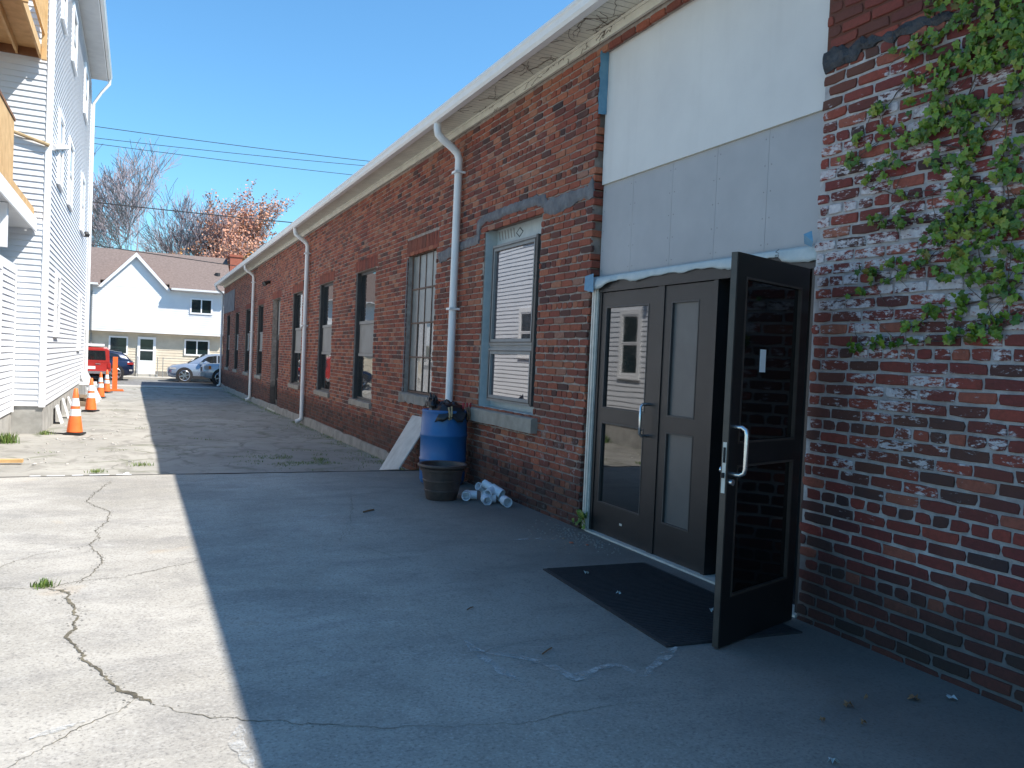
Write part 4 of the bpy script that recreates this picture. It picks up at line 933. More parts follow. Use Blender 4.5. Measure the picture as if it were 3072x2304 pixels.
# front gable
MB().prism([(gx0+.05, 5.0), (gx1-.05, 5.0), (gxm, gzp-.05)], 1, 52.99, 53.05).build('gable_wall', 'siding2', T)
m = MB(); a = (gx0-.12, 4.93); b = (gx1+.12, 4.93); p = (gxm, gzp+.12)
m.prism([a, p, (gxm, gzp), (gx0-.02, 4.93)], 1, 52.82, 56.6); m.prism([p, b, (gx1+.02, 4.93), (gxm, gzp)], 1, 52.82, 56.6); m.build('gable_roof', 'roof', T)
m = MB(); m.prism([(a[0], 4.88), (p[0], p[1]-.0), (gxm, gzp-.13), (gx0+.06, 4.86)], 1, 52.78, 52.818); m.prism([(p[0], p[1]-.0), (b[0], 4.88), (gx1-.06, 4.86), (gxm, gzp-.13)], 1, 52.781, 52.819); m.build('rake_board', 'trim', T)
def tw(x0, x1, z0, z1, Y, mull=True, name='window'):
    def fr(t, y0, y1): return MB().box(x0-t, x0, y0, y1, z0-t, z1+t).box(x1, x1+t, y0, y1, z0-t, z1+t).box(x0, x1, y0, y1, z0-t, z0).box(x0, x1, y0, y1, z1, z1+t)
    m = fr(.09, Y-.05, Y+.02)
    if mull: m.box((x0+x1)/2-.035, (x0+x1)/2+.035, Y-.045, Y+.02, z0, z1)
    w_ = m.build(name, 'trim', T); w_['wl'] = tuple(wl(T))
    for a, b in (((x0, (x0+x1)/2-.036), ((x0+x1)/2+.036, x1)) if mull else ((x0, x1),)):
        MB().box(a, b, Y-.02, Y-.01, z0, z1).build('pane', 'glassfar', w_)
    return w_
tw(2.95, 4.05, 3.72, 4.5, 52.99); tw(2.72, 3.98, 1.2, 2.0, 53.43); tw(-1.4, -.55, 1.1, 2.0, 53.43, False)
d_ = MB().box(.05, 1.05, 53.36, 53.43, -.1, .72).box(.05, .2, 53.36, 53.43, .72, 2.12).box(.9, 1.05, 53.36, 53.43, .72, 2.12).box(.2, .9, 53.36, 53.43, 1.98, 2.12).box(.2, .9, 53.36, 53.43, 1.28, 1.36).build('front_door', 'trim', T); d_['wl'] = tuple(wl(T))
MB().box(.2, .9, 53.39, 53.40, 1.36, 1.98).build('pane', 'glassfar', d_); MB().box(.2, .9, 53.39, 53.40, .72, 1.28).build('pane', 'glassfar', d_)
MB().box(.0, 1.2, 52.9, 53.42, -.22, -.08).build('door_step', 'walk', T)
MB().tube([(-2.42, 52.52, 4.95), (-2.42, 52.93, 4.6), (-2.42, 52.93, 2.4), (-2.42, 53.35, 2.2), (-2.42, 53.35, -.1)], .05, 8).build('downspout', 'gframe', T)
MB().tube([(4.5, 54.6, 6.0), (4.5, 54.6, 6.35)], .16, 10).build('roof_vent', 'plastic', T)
tag(MB().box(5.35, 6.1, 56, 57, -.3, 7.6).box(5.3, 6.15, 55.95, 57.05, 7.6, 7.75).build('brick_chimney', 'redbrick'), 'red brick chimney standing just past the right end of the brown roof', 'chimney')
F = thing('pipe_fence', 'thin grey metal pipe fence with gate posts in front of the far house', 'fence', (1.2, 52.6, -.22))
for x in (-1.9, .1-.0, 1.15, 1.45, 4.6): MB().tube([(x, 52.6, -.22), (x, 52.6, .95)], .025, 6).build('post', 'gframe', F)
MB().tube([(1.45, 52.6, .9), (4.6, 52.6, .9)], .018, 6).build('rail', 'gframe', F); MB().tube([(-1.9, 52.6, .9), (.1, 52.6, .9)], .018, 6).build('rail', 'gframe', F)

# ---------------------------------------------------------------- vehicles
def loft(mb, st, ring):
    vs = []; fs = []; n = None
    for s_ in st:
        r_ = ring(*s_); n = len(r_); vs += r_
    for i in range(len(st)-1):
        for k in range(n): a = i*n+k; b = i*n+(k+1) % n; fs.append((a, a+n, b+n, b))
    fs.append(tuple(range(n))); fs.append(tuple(range((len(st)-1)*n, len(st)*n))[::-1])
    return mb.add(vs, fs)
def car(name, label, cat, paint, st, gh, wheels, wr, loc, rotz, side, front=None, rear=None, extra=None):
    # local: nose towards -x; st: (x, halfwidth, zbottom, zshoulder, ztop); gh: greenhouse (x, zb, hwb, hwt, zt)
    R = thing(name, label, cat, (0, 0, 0))
    def ring(x, hw, zb, zs, zt):
        h = [(0, zb), (hw*.86, zb), (hw*.97, zb+.07), (hw, zb+.45*(zs-zb)), (hw*.985, zs-.06), (hw*.93, zs), (hw*.80, zs+.75*(zt-zs)), (hw*.45, zt), (0, zt)]
        return [(x, y, z) for y, z in h]+[(x, -y, z) for y, z in h[-2:0:-1]]
    body = loft(MB(), st, ring).build('body', paint, R, smooth=50); body['wl'] = (0, 0, 0)
    def gr(x, zb, hwb, hwt, zt):
        h = [(0, zb), (hwb, zb), (hwb*.97+hwt*.03, zb+.04), (hwt+.03, zt-.07), (hwt*.9, zt-.015), (0, zt)]
        return [(x, y, z) for y, z in h]+[(x, -y, z) for y, z in h[-2:0:-1]]
    loft(MB(), gh, gr).build('cabin', paint, R, smooth=40)
    for poly in side['glass']:     # (x, t) windows on the sloping cabin sides
        for sg in (-1, 1):
            vs = []
            for x, t in poly:
                for g0, g1 in zip(gh, gh[1:]):
                    if g0[0] <= x <= g1[0]:
                        u = (x-g0[0])/(g1[0]-g0[0]+1e-9); q = [g0[k]+(g1[k]-g0[k])*u for k in range(5)]; break
                vs.append((x, sg*(q[2]+(q[3]+.03-q[2])*t+.012), q[1]+(q[4]-.07-q[1])*t))
            MB().add(vs, [tuple(range(len(vs)))]).build('side_window', 'carglass', R)
    for (x0, zb0, hw0, x1, zt1, hw1, nm) in side['screens']:
        MB().quad((x0, -hw0, zb0), (x0, hw0, zb0), (x1, hw1, zt1), (x1, -hw1, zt1)).build(nm, 'carglass', R)
    for x in wheels:
        for sg in (-1, 1):
            hw = max(s_[1] for s_ in st); y0 = sg*(hw-.20); y1 = sg*(hw+.002)
            m = MB().tube([(x, sg*(hw-.25), wr+.03), (x, sg*(hw+.006), wr+.03)], wr+.075, 24); m.build('wheel_arch', 'plastic', R)
            m = MB(); m.tube([(x, y0, wr), (x, sg*(hw-.01), wr), (x, sg*(hw+.012), wr), (x, sg*(hw+.016), wr)], [wr, wr, wr-.015, wr-.07], 26)
            w_ = m.build('wheel', 'tyre', R, smooth=40); w_['wl'] = (0, 0, 0)
            m = MB(); 
            for k in range(6):
                a = k*pi/3+.2; m.bar((x, sg*(hw+.022), wr), (x+cos(a)*(wr-.10), sg*(hw+.020), wr+sin(a)*(wr-.10)), .012, .075, up=(cos(a+pi/2), 0, sin(a+pi/2)))
            m.tube([(x, sg*(hw+.012), wr), (x, sg*(hw+.034), wr)], .06, 12)
            vs = []; fs = []
            for k in range(26):
                a = 2*pi*k/26
                for rr, yy in ((wr-.115, .018), (wr-.085, .030), (wr-.07, .018)): vs.append((x+cos(a)*rr, sg*(hw+yy), wr+sin(a)*rr))
            for k in range(26):
                for q in range(2): a = k*3+q; b = ((k+1) % 26)*3+q; fs.append((a, b, b+1, a+1))
            m.add(vs, fs).build('rim', 'rim', w_, smooth=40)
    for nm, mat, bx in (extra or []): MB().box(*bx).build(nm, mat, R)
    R.location = loc; R.rotation_euler = (0, 0, rotz); R['wl'] = tuple(loc); return R
suv = [(0, .62, .42, .66, .72), (.06, .78, .30, .74, .80), (.25, .88, .24, .86, .92), (.9, .93, .22, .98, 1.03), (1.3, .94, .21, 1.02, 1.08), (2.3, .94, .20, 1.03, 1.09), (3.5, .94, .22, 1.05, 1.10), (4.25, .90, .26, 1.06, 1.11), (4.52, .84, .32, 1.02, 1.08), (4.62, .74, .42, .9, .96)]
gh = [(1.05, 1.0, .74, .70, 1.06), (1.55, 1.02, .80, .68, 1.36), (1.95, 1.02, .83, .64, 1.56), (2.5, 1.02, .84, .64, 1.63), (3.3, 1.02, .83, .63, 1.62), (4.0, 1.02, .79, .60, 1.52), (4.45, 1.02, .72, .60, 1.12)]
sd = {'glass': [[(1.62, .14), (2.52, .12), (2.52, .92), (2.1, .90), (1.85, .70)], [(2.60, .12), (3.38, .12), (3.38, .90), (2.60, .92)], [(3.46, .14), (4.02, .2), (3.85, .8), (3.46, .88)]],
      'screens': [(1.02, 1.07, .66, 1.93, 1.585, .58, 'windscreen'), (4.50, 1.13, .60, 4.03, 1.54, .55, 'rear_window')]}
ex = [('headlamp', 'lampclear', (.10, .42, -.885, -.78, .70, .80)), ('lower_trim', 'plastic', (1.15, 3.45, -.955, -.93, .20, .36)), ('door_mirror', 'silver', (1.62, 1.78, -1.08, -.90, 1.02, 1.15)), ('door_handle', 'rim', (2.35, 2.50, -.962, -.945, .90, .925)), ('number_plate', 'white', (-.01, .01, -.2, .2, .40, .52)), ('door_seam', 'plastic', (2.54, 2.55, -.948, -.942, .35, 1.0))]
car('parked_car', 'silver-blue crossover parked facing left at the far kerb', 'car', 'silver', suv, gh, (.86, 3.72), .36, (1.58, 49.32, -.318), 0, sd, extra=ex)
ex2 = [('tail_lamp', 'lampred', (4.30, 4.60, -.885, -.70, .86, .98)), ('number_plate', 'white', (4.62, 4.64, -.24, .24, .78, .90)), ('tail_lamp', 'lampred', (4.30, 4.60, .70, .885, .86, .98)), ('lower_trim', 'plastic', (1.15, 3.45, -.955, -.93, .20, .36)), ('roof_rail', 'plastic', (2.1, 3.9, -.66, -.62, 1.615, 1.65)), ('fog_lamp', 'lampclear', (4.40, 4.55, -.90, -.80, .52, .60)), ('door_mirror', 'navy', (1.62, 1.78, -1.08, -.90, 1.02, 1.15))]
car('parked_car', 'dark navy crossover parked at the far kerb, tail lamp beside the house door', 'car', 'navy', suv, gh, (.86, 3.72), .37, (-4.72, 49.32, -.318), 0, sd, extra=ex2)
tr = [(0, .80, .50, .80, .95), (.05, .90, .42, .92, 1.06), (.3, .96, .34, 1.02, 1.14), (1.2, .97, .32, 1.06, 1.18), (2.6, .97, .32, 1.06, 1.12), (5.4, .97, .34, 1.06, 1.12), (5.5, .95, .4, 1.05, 1.1)]
gh2 = [(1.15, 1.05, .80, .76, 1.14), (1.9, 1.06, .86, .70, 1.76), (2.4, 1.06, .87, .69, 1.84), (3.5, 1.06, .86, .68, 1.82), (3.75, 1.06, .84, .70, 1.15)]
sd2 = {'glass': [[(1.75, .14), (2.62, .12), (2.62, .9), (2.0, .88)], [(2.7, .12), (3.5, .12), (3.5, .88), (2.7, .9)]], 'screens': [(1.12, 1.16, .70, 1.9, 1.78, .62, 'windscreen')]}
ex3 = [('headlamp', 'lampclear', (.08, .30, -.975, -.80, .84, 1.02)), ('indicator_lamp', 'lamporange', (.30, .42, -.978, -.90, .84, 1.02)), ('front_bumper', 'ltgrey', (-.10, .12, -.94, .94, .46, .70)), ('grille', 'plastic', (-.015, .06, -.6, .6, .72, .94)), ('door_mirror', 'plastic', (1.9, 2.1, -1.2, -.95, 1.1, 1.35))]
car('pickup_truck', 'light grey pickup truck nosing out behind the brick building corner', 'truck', 'ltgrey', tr, gh2, (.95, 4.3), .40, (3.2, 46.9, -.34), 0, sd2, extra=ex3)
# boxy red 4x4 seen from behind
rs = [(0, .80, .55, .95, 1.05), (.08, .88, .48, 1.05, 1.12), (1.0, .92, .45, 1.08, 1.14), (2.0, .92, .45, 1.05, 1.10), (4.2, .92, .45, 1.05, 1.10), (4.35, .90, .50, 1.04, 1.08)]
gh3 = [(1.35, 1.05, .82, .80, 1.12), (1.7, 1.05, .84, .78, 1.72), (2.2, 1.05, .85, .78, 1.80), (4.1, 1.05, .85, .78, 1.80), (4.36, 1.05, .83, .77, 1.72)]
sd3 = {'glass': [[(1.85, .16), (2.65, .16), (2.65, .88), (1.95, .88)], [(2.75, .16), (3.5, .16), (3.5, .88), (2.75, .88)], [(3.6, .16), (4.15, .16), (4.1, .88), (3.6, .88)]], 'screens': [(4.372, 1.16, .66, 4.366, 1.62, .62, 'rear_window')]}
ex4 = [('rear_bumper', 'rim', (4.36, 4.50, -.92, .92, .48, .60)), ('tail_lamp', 'lampred', (4.34, 4.38, .74, .86, .78, 1.0)), ('tail_lamp', 'lampred', (4.34, 4.38, -.86, -.74, .78, 1.0)), ('number_plate', 'white', (4.352, 4.36, -.2, .2, .70, .84)), ('door_handle', 'rim', (4.352, 4.37, .2, .42, .94, .98)), ('roof_rack', 'white', (2.0, 4.2, -.6, .6, 1.84, 1.95)), ('lower_trim', 'plastic', (.9, 4.0, -.94, -.90, .44, .60)), ('lower_trim', 'plastic', (.9, 4.0, .90, .94, .44, .60))]
car('red_offroader', 'boxy red four-wheel drive with a white roof load behind the white house corner', 'car', 'red', rs, gh3, (.85, 3.5), .40, (-2.55, 49.6, -.36), radians(-83), sd3, extra=ex4)

# ---------------------------------------------------------------- cones, barricade, roadside bits
def cone_mesh_parts(R, h=.93):
    MB().lathe((0, 0, 0), [(.0, .0), (.235, .0), (.235, .035), (.0, .036)], 4).build('base', 'rubber', R)
    prof = [(.165, .036), (.16, .05)]
    rad = lambda z: .15-.115*(z-.05)/(h-.05)
    bands = [(.05, .38, 'orange', 0), (.38, .52, 'white', .002), (.52, .58, 'orange', 0), (.58, .74, 'white', .002), (.74, h, 'orange', 0)]
    for a, b, m_, e in bands:
        pr = [(rad(a)+e, a), (rad(b)+e, b)]
        if b == h: pr += [(rad(b)-.012, b+.012), (0, b+.012)]
        MB().lathe((0, 0, 0), pr, 28).build('cone_body' if m_ == 'orange' else 'reflective_band', m_, R, smooth=40)
cones = [((-1.10, 18.85), 'nearest orange cone with two white bands, at the corner of the white house', 0), ((-1.13, 26.0), 'second orange cone with two white bands, beside the scrap wood by the house', .3), ((-1.16, 33.6), 'third orange traffic cone in the row, leaning in front of the white barricade', .6), ((-1.08, 37.9), 'farthest and smallest orange cone, just left of the orange post', .2)]
c0 = thing('traffic_cone', cones[0][1], 'traffic cone', (0, 0, 0), 'traffic cones along the white house'); cone_mesh_parts(c0)
c0.location = (*cones[0][0], gz(18.85)+.012); c0.rotation_euler = (0, 0, .5)
for (xy, lab, rz) in cones[1:]:
    r_ = c0.copy(); COL.objects.link(r_); r_.location = (*xy, gz(xy[1])+.012); r_.rotation_euler = (0, 0, rz); r_['label'] = lab
    for ch in list(c0.children): q = ch.copy(); COL.objects.link(q); q.parent = r_
P_ = thing('delineator_post', 'flat orange vertical panel post on a low base by the end of the driveway', 'post', (-.82, 39.6, gz(39.6)+.01))
MB().box(-.92, -.72, 39.585, 39.615, gz(39.6)+.08, 1.06).build('post_panel', 'orange', P_); MB().prism([(-1.12, gz(39.6)+.01), (-.45, gz(39.6)+.01), (-.5, gz(39.6)+.08), (-1.05, gz(39.6)+.08)], 1, 39.35, 39.85).build('base', 'orange', P_)
A_ = thing('barricade', 'white A-frame barricade standing between the cones and the house corner', 'barricade', (-1.35, 30.6, gz(30.6)))
zA = gz(30.6)
for y in (30.45, 31.9):
    MB().bar((-1.62, y, zA+1.0), (-1.13, y, zA), .17, .05, up=(0,1,0)).build('leg', 'white', A_); MB().bar((-1.66, y+.06, zA+.98), (-1.63, y+.5, zA), .12, .05, up=(0,1,0)).build('leg', 'white', A_)
MB().bar((-1.95, 30.40, zA+.62), (-1.16, 30.40, zA+.66), .04, .10).build('cross_board', 'white', A_)
MB().bar((-1.62, 30.40, zA+.98), (-1.62, 31.95, zA+.98), .05, .12).build('cross_board', 'white', A_)
tag(MB().box(-1.62, -1.2, 28.2, 28.8, gz(30), gz(30)+.16).bar((-1.64, 28.9, gz(30)+.22), (-1.25, 28.3, gz(30)+.20), .1, .1).bar((-1.6, 28.4, gz(30)+.33), (-1.3, 28.9, gz(30)+.30), .1, .1).build('scrap_wood', 'oldwood'), 'low pile of brown scrap lumber beside the house, behind the second cone', 'wood pile')
tag(MB().bar((-3.0, 14.22, gz(14.2)+.05), (-1.50, 14.14, gz(14.2)+.05), .10, .05).build('timber', 'wood'), 'yellow lumber stick lying on the asphalt at the left edge', 'timber')
r = random.Random(21); m = MB()
x = -1.2
while x < -.05:
    L_ = r.uniform(.1, .3); yy = 12.05+(x+1.2)*.02
    m.bar((x, yy, gz(12.0)+.02), (x+L_*.9, yy+r.uniform(-.02, .02), gz(12.0)+.02), .045, .02); x += L_+.06
m.bar((-.1, 12.07, gz(12)+.02), (-.06, 12.2, gz(12)+.03), .04, .02)
tag(m.build('broken_strip', 'white'), 'broken white strip lying along the edge between slab and asphalt', 'strip')
MBk = MB().tube([(-1.75, 19.4, gz(19)+.03), (-1.5, 19.0, gz(19)+.02), (-1.2, 18.9, gz(19)+.015)], .015, 6)
tag(MBk.build('black_hose', 'cable'), 'short black hose on the ground left of the nearest cone', 'hose')
r = random.Random(31); m = MB()
for i in range(70):
    x, y = r.uniform(-1.5, .2), 14+14*r.random()**1.4; s_ = r.uniform(.01, .05); z = gz(y)+.012; a = r.uniform(0, 3)
    m.bar((x-s_*cos(a), y-s_*sin(a), z), (x+s_*cos(a), y+s_*sin(a), z), s_*.7, .015)
tag(m.build('litter', 'ply'), 'pale scraps and chips scattered over the sunlit driveway beside the white house', 'litter', kind='stuff')
# rubber mat
mt = MB(); p = [(2.99, 5.74), (3.93, 5.70), (3.90, 3.88), (2.89, 3.93)]
mt.prism(p, 2, GZ+.001, GZ+.011)
MT = thing('door_mat', 'black ribbed rubber mat lying in front of the double doors', 'mat', (3.4, 4.8, GZ)); mt.build('mat_base', 'rubber', MT)
m = MB(); nx = 62
for i in range(nx):
    t = (i+.5)/nx; a = Vector(p[0]).lerp(Vector(p[3]), t); b = Vector(p[1]).lerp(Vector(p[2]), t)
    d = (b-a).normalized(); m.bar((a.x+d.x*.03, a.y+d.y*.03, GZ+.0125), (b.x-d.x*.03, b.y-d.y*.03, GZ+.0125), .013, .004)
m.build('mat_ribs', 'rubber', MT)['kind'] = 'stuff'
# blue barrel with crumpled black sheet
bx, by = 3.72, 10.15; BZ = GZ
Bq = thing('plastic_barrel', 'blue plastic drum against the brick wall with black sheeting on top', 'barrel', (bx, by, BZ))
pr = [(0, 0), (.255, 0), (.285, .02), (.297, .06), (.300, .12), (.303, .30), (.311, .315), (.311, .335), (.303, .35), (.305, .62), (.314, .635), (.314, .66), (.305, .675), (.300, .86), (.290, .93), (.297, .945), (.297, .965), (.285, .975), (.265, .965), (0, .955)]
MB().lathe((bx, by, BZ), pr, 56).build('drum', 'barrel', Bq, smooth=50)
def crumple(c, rx, ry, h, sd_, name, mat, parent=None, droop=.15):
    vs = []; fs = []; n, k = 30, 12
    for j in range(k+1):
        for i in range(n):
            a = 2*pi*i/n; q = j/k
            rr = q*(1+.28*mnoise.noise(Vector((cos(a)*1.6, sin(a)*1.6, sd_))))
            z = h*max(0, (1-q*q))*(.6+1.1*abs(mnoise.noise(Vector((cos(a)*q*3+sd_, sin(a)*q*3, 2)))))-droop*max(0, q-.72)*3.2*(.6+mnoise.noise(Vector((a*2, sd_, 0))))
            z += .035*mnoise.noise(Vector((cos(a)*q*9, sin(a)*q*9, sd_)))
            vs.append((c[0]+cos(a)*rr*rx, c[1]+sin(a)*rr*ry, c[2]+z))
    for j in range(k):
        for i in range(n): a = j*n+i; b = j*n+(i+1) % n; fs.append((a, b, b+n, a+n))
    o = MB().add(vs, fs).build(name, mat, parent, smooth=60, fix=False); md = o.modifiers.new('thick', 'SOLIDIFY'); md.thickness = .003; return o
o = crumple((bx+.02, by-.03, BZ+.985), .30, .31, .10, 3.3, 'black_sheet', 'bag', droop=.20); tag(o, 'crumpled black plastic sheeting draped over the top of the blue barrel', 'plastic sheet')
o = crumple((bx-.17, by+.02, BZ+1.02), .10, .13, .15, 8.1, 'black_rag', 'bag', droop=.0); tag(o, 'bunched black plastic lump standing up on the left of the barrel top', 'plastic sheet')
for i, (x, y, lab, mat) in enumerate(((bx-.05, by-.27, 'left brass-coloured clamp gripping the barrel rim', 'tan'), (bx+.24, by-.17, 'right clamp with red tips gripping the barrel rim', 'woodd'))):
    C_ = thing('clamp', lab, 'clamp', (x, y, BZ+.9), 'clamps on the barrel rim')
    MB().tube([(x, y-.04, BZ+.86), (x+.005, y-.05, BZ+.93), (x, y-.01, BZ+1.02)], .013, 6).build('jaw', mat, C_); MB().tube([(x+.03, y-.04, BZ+.87), (x+.03, y-.05, BZ+.93), (x+.045, y+.0, BZ+1.03)], .013, 6).build('jaw', mat, C_)
    if i: 
        for dx in (0, .045, -.05): MB().tube([(x+dx, y-.005, BZ+1.0), (x+dx+.01, y+.01, BZ+1.075)], .016, 8).build('red_tip', 'lampred', C_)
# flower pot
px_, py_ = 3.30, 9.0
Pq = thing('flower_pot', 'empty brown ribbed plastic planter in front of the blue barrel', 'planter', (px_, py_, GZ))
pr = [(0, .0), (.175, .0), (.182, .01), (.200, .10), (.207, .105), (.208, .12), (.203, .125), (.222, .22), (.229, .225), (.230, .24), (.225, .245), (.243, .345), (.262, .35), (.266, .375), (.258, .38), (.270, .395), (.288, .40), (.293, .415), (.288, .43), (.262, .432), (.25, .425), (.245, .40), (.225, .26), (.0, .25)]
MB().lathe((px_, py_, GZ), [(a, b*.97) for a, b in pr], 56).build('pot', 'pot', Pq, smooth=40)
MB().lathe((px_, py_, GZ), [(.23, .262), (.1, .27), (0, .268)], 24).build('soil', 'soil', Pq)
# leaning board
q = [(3.50, 12.35, gz(12.3)+.02), (3.52, 11.42, gz(11.42)+.02), (4.05, 11.62, .70), (4.05, 12.5, .68)]
m = MB(); off = Vector((-.03, 0, .02)); vs = [Vector(v) for v in q]; m.add([tuple(v) for v in vs]+[tuple(v+off*.5) for v in vs], [(0,1,2,3), (7,6,5,4), (0,4,5,1), (1,5,6,2), (2,6,7,3), (3,7,4,0)])
tag(m.build('leaning_board', 'ply'), 'pale weathered board leaning on the brick wall left of the blue barrel', 'board')
# PVC fittings heap
def fitting(name, label, pos, rz, tilt, kind):
    R = thing(name, label, 'pipe fitting', (0, 0, 0), 'white pipe fittings heaped by the wall')
    def hollow(a, b, r_, nm):
        a = Vector(a); b = Vector(b); n = 20; d = (b-a).normalized(); u = d.orthogonal().normalized(); v = d.cross(u); vs = []; fs = []
        for p0, rr in ((a, r_), (b, r_), (b, r_-.009), (b-d*.10, r_-.010)):
            for k in range(n): t = 2*pi*k/n; vs.append(p0+(u*cos(t)+v*sin(t))*rr)
        for j in range(3):
            for k in range(n): x = j*n+k; y = j*n+(k+1) % n; fs.append((x, y, y+n, x+n))
        fs.append(tuple(range(3*n, 4*n)))
        MB().add(vs, fs).build(nm, 'pvc', R, smooth=40)
    if kind == 'tee': hollow((0,0,0), (.14,0,0), .048, 'socket'); hollow((0,0,0), (-.12,0,0), .048, 'socket'); hollow((0,0,0), (0,-.12,0), .048, 'socket'); MB().tube([(-.05,0,0), (.05,0,0)], .052, 20).build('collar', 'pvc', R, smooth=40)
    elif kind == 'elbow': hollow((0,0,0), (.12,0,0), .052, 'socket'); hollow((0,0,0), (0,-.13,0), .052, 'socket'); MB().tube([(.02,0,0), (0,0,0), (0,-.02,0)], .056, 20).build('collar', 'pvc', R, smooth=40)
    elif kind == 'long': MB().tube([(-.16,0,0), (-.02,0,0)], .045, 20).build('pipe', 'pvc', R, smooth=40); hollow((-.03,0,0), (.13,0,0), .056, 'socket'); hollow((0,0,0), (.03,-.14,.0), .048, 'socket')
    else: hollow((-.05,0,0), (.07,0,0), .056, 'socket'); MB().tube([(-.09,0,0), (-.05,0,0)], .045, 20).build('pipe', 'pvc', R, smooth=40)
    R.location = pos; R.rotation_euler = (tilt[0], tilt[1], rz); return R
fitting('pipe_fitting', 'white coupling lying nearest the camera with its round mouth open', (3.86, 8.40, GZ+.058), radians(-95), (0, .05), 'cap')
fitting('pipe_fitting', 'long white tee lying on top of the heap of fittings', (3.82, 8.66, GZ+.155), radians(-60), (.2, .35), 'long')
fitting('pipe_fitting', 'white elbow with open end in the middle of the heap', (3.70, 8.63, GZ+.058), radians(-10), (.1, 0), 'elbow')
fitting('pipe_fitting', 'white tee standing tilted at the back of the heap', (3.80, 8.88, GZ+.13), radians(20), (1.2, .3), 'tee')
fitting('pipe_fitting', 'white elbow partly hidden beside the brown planter', (3.58, 8.90, GZ+.058), radians(-25), (0, 0), 'elbow')
fitting('pipe_fitting', 'small white coupling against the wall behind the heap', (3.93, 8.70, GZ+.056), radians(70), (0, 0), 'cap')
# litter
def chip(xy, s_, mat, name, label, cat, seed, flat=.5):
    r = random.Random(seed); bm = bmesh.new(); bmesh.ops.create_icosphere(bm, subdivisions=1, radius=s_)
    for v in bm.verts: v.co = Vector((v.co.x*r.uniform(.7, 1.5), v.co.y*r.uniform(.6, 1.1), v.co.z*flat*r.uniform(.7, 1.2)))
    me = bpy.data.meshes.new(name); bm.to_mesh(me); bm.free(); me.materials.append(M_[mat]); o = bpy.data.objects.new(name, me); COL.objects.link(o)
    o.location = (xy[0], xy[1], GZ+s_*flat*.6); o.rotation_euler = (0, 0, r.uniform(0, 6)); return tag(o, label, cat)
chip(PT['brick1'], .025, 'redbrick', 'brick_chip', 'largest red brick chip on the slab near the door corner', 'debris', 1)
chip(PT['brick2'], .016, 'redbrick', 'brick_chip', 'small red brick chip between the largest chip and the door', 'debris', 2)
chip(PT['brick3'], .016, 'oldwood', 'brick_chip', 'dull brown chip left of the largest brick chip', 'debris', 3)
def dry_leaf(xy, s_, label, seed, mat='deadleaf', name='dry_leaf', cat='leaf'):
    r = random.Random(seed); vs = [(0, 0, .02)]; n = 11
    for i in range(n): a = 2*pi*i/n; q = s_*(1 if i % 2 else .55)*r.uniform(.8, 1.2); vs.append((cos(a)*q, sin(a)*q*.8, .012+r.uniform(-.01, .02)))
    o = MB().add(vs, [(0, i+1, (i+1) % n+1) for i in range(n)]).build(name, mat, fix=False); o.location = (xy[0], xy[1], GZ); return tag(o, label, cat)
dry_leaf(PT['leaf1'], .030, 'curled tan dry leaf on the slab, left of the bigger one', 1); dry_leaf(PT['leaf2'], .042, 'largest brown dry leaf near the foot of the right wall', 2)
dry_leaf(PT['leaf3'], .018, 'dark shrivelled leaf left of the tan leaf', 3); dry_leaf(PT['leaf4'], .018, 'dark shrivelled leaf below the tan leaf', 4); dry_leaf(PT['leaf6'], .012, 'tiny brown leaf between the two big dry leaves', 5)
dry_leaf(PT['blue'], .035, 'torn pale blue plastic scrap at the foot of the right wall', 6, 'membrane', 'plastic_scrap', 'scrap'); dry_leaf(PT['white'], .035, 'pale plastic scrap at the bottom edge of the slab', 7, 'membrane', 'plastic_scrap', 'scrap')
for i, (xy, lab) in enumerate((((3.25, 5.5), 'pale scrap on the near-left corner of the mat'), ((3.2, 4.95), 'small pale blue scrap in the middle of the mat'), ((3.6, 4.4), 'tiny pale scrap near the open door on the mat'))):
    o = dry_leaf(xy, .022, lab, 30+i, 'membrane', 'plastic_scrap', 'scrap'); o.location.z = GZ+.008
for k, L_, w_, lab in (('stick1', .14, .018, 'short dark stick on the slab in front of the planter'), ('stick2', .10, .008, 'thin twig on the slab below the mat'), ('stick3', .06, .008, 'tiny twig left of the mat')):
    x, y = PT[k][:2]; tag(MB().tube([(x-L_/2, y-L_*.35, GZ+.008), (x, y, GZ+.012), (x+L_/2, y+L_*.4, GZ+.008)], w_/2, 5).build('stick', 'woodd'), lab, 'stick')
m = MB(); r = random.Random(77)
for i in range(260):
    y = r.gauss(6.75, .35); x = 4.02-abs(r.gauss(0, .22)); s_ = r.uniform(.002, .008)
    if x > 4.05 or y > 7.6: continue
    m.add([(x-s_, y-s_*r.random(), GZ), (x+s_, y-s_, GZ), (x+s_*.7, y+s_, GZ), (x-s_, y+s_, GZ), (x, y, GZ+s_*1.1)], [(0,1,4), (1,2,4), (2,3,4), (3,0,4)])
tag(m.build('mortar_crumbs', 'foot', fix=False), 'grey mortar crumbs scattered below the broken door corner', 'rubble', kind='stuff')
m = MB()
for c in CRACKS[:4]+CRACKS[5:7]:
    for a, b in zip(c[1:], c[2:]):
        n = int((Vector(b)-Vector(a)).length/.012)
        for i in range(n):
            if r.random() < .35: continue
            t = r.random(); x = a[0]+(b[0]-a[0])*t+r.gauss(0, .014+c[0]*.12); y = a[1]+(b[1]-a[1])*t+r.gauss(0, .014+c[0]*.12); s_ = r.uniform(.002, .006)*(1+c[0]*4)
            m.add([(x-s_, y-s_*r.random(), GZ), (x+s_, y-s_, GZ), (x+s_*.7, y+s_, GZ), (x-s_, y+s_, GZ), (x, y, GZ+s_*.9)], [(0,1,4), (1,2,4), (2,3,4), (3,0,4)])
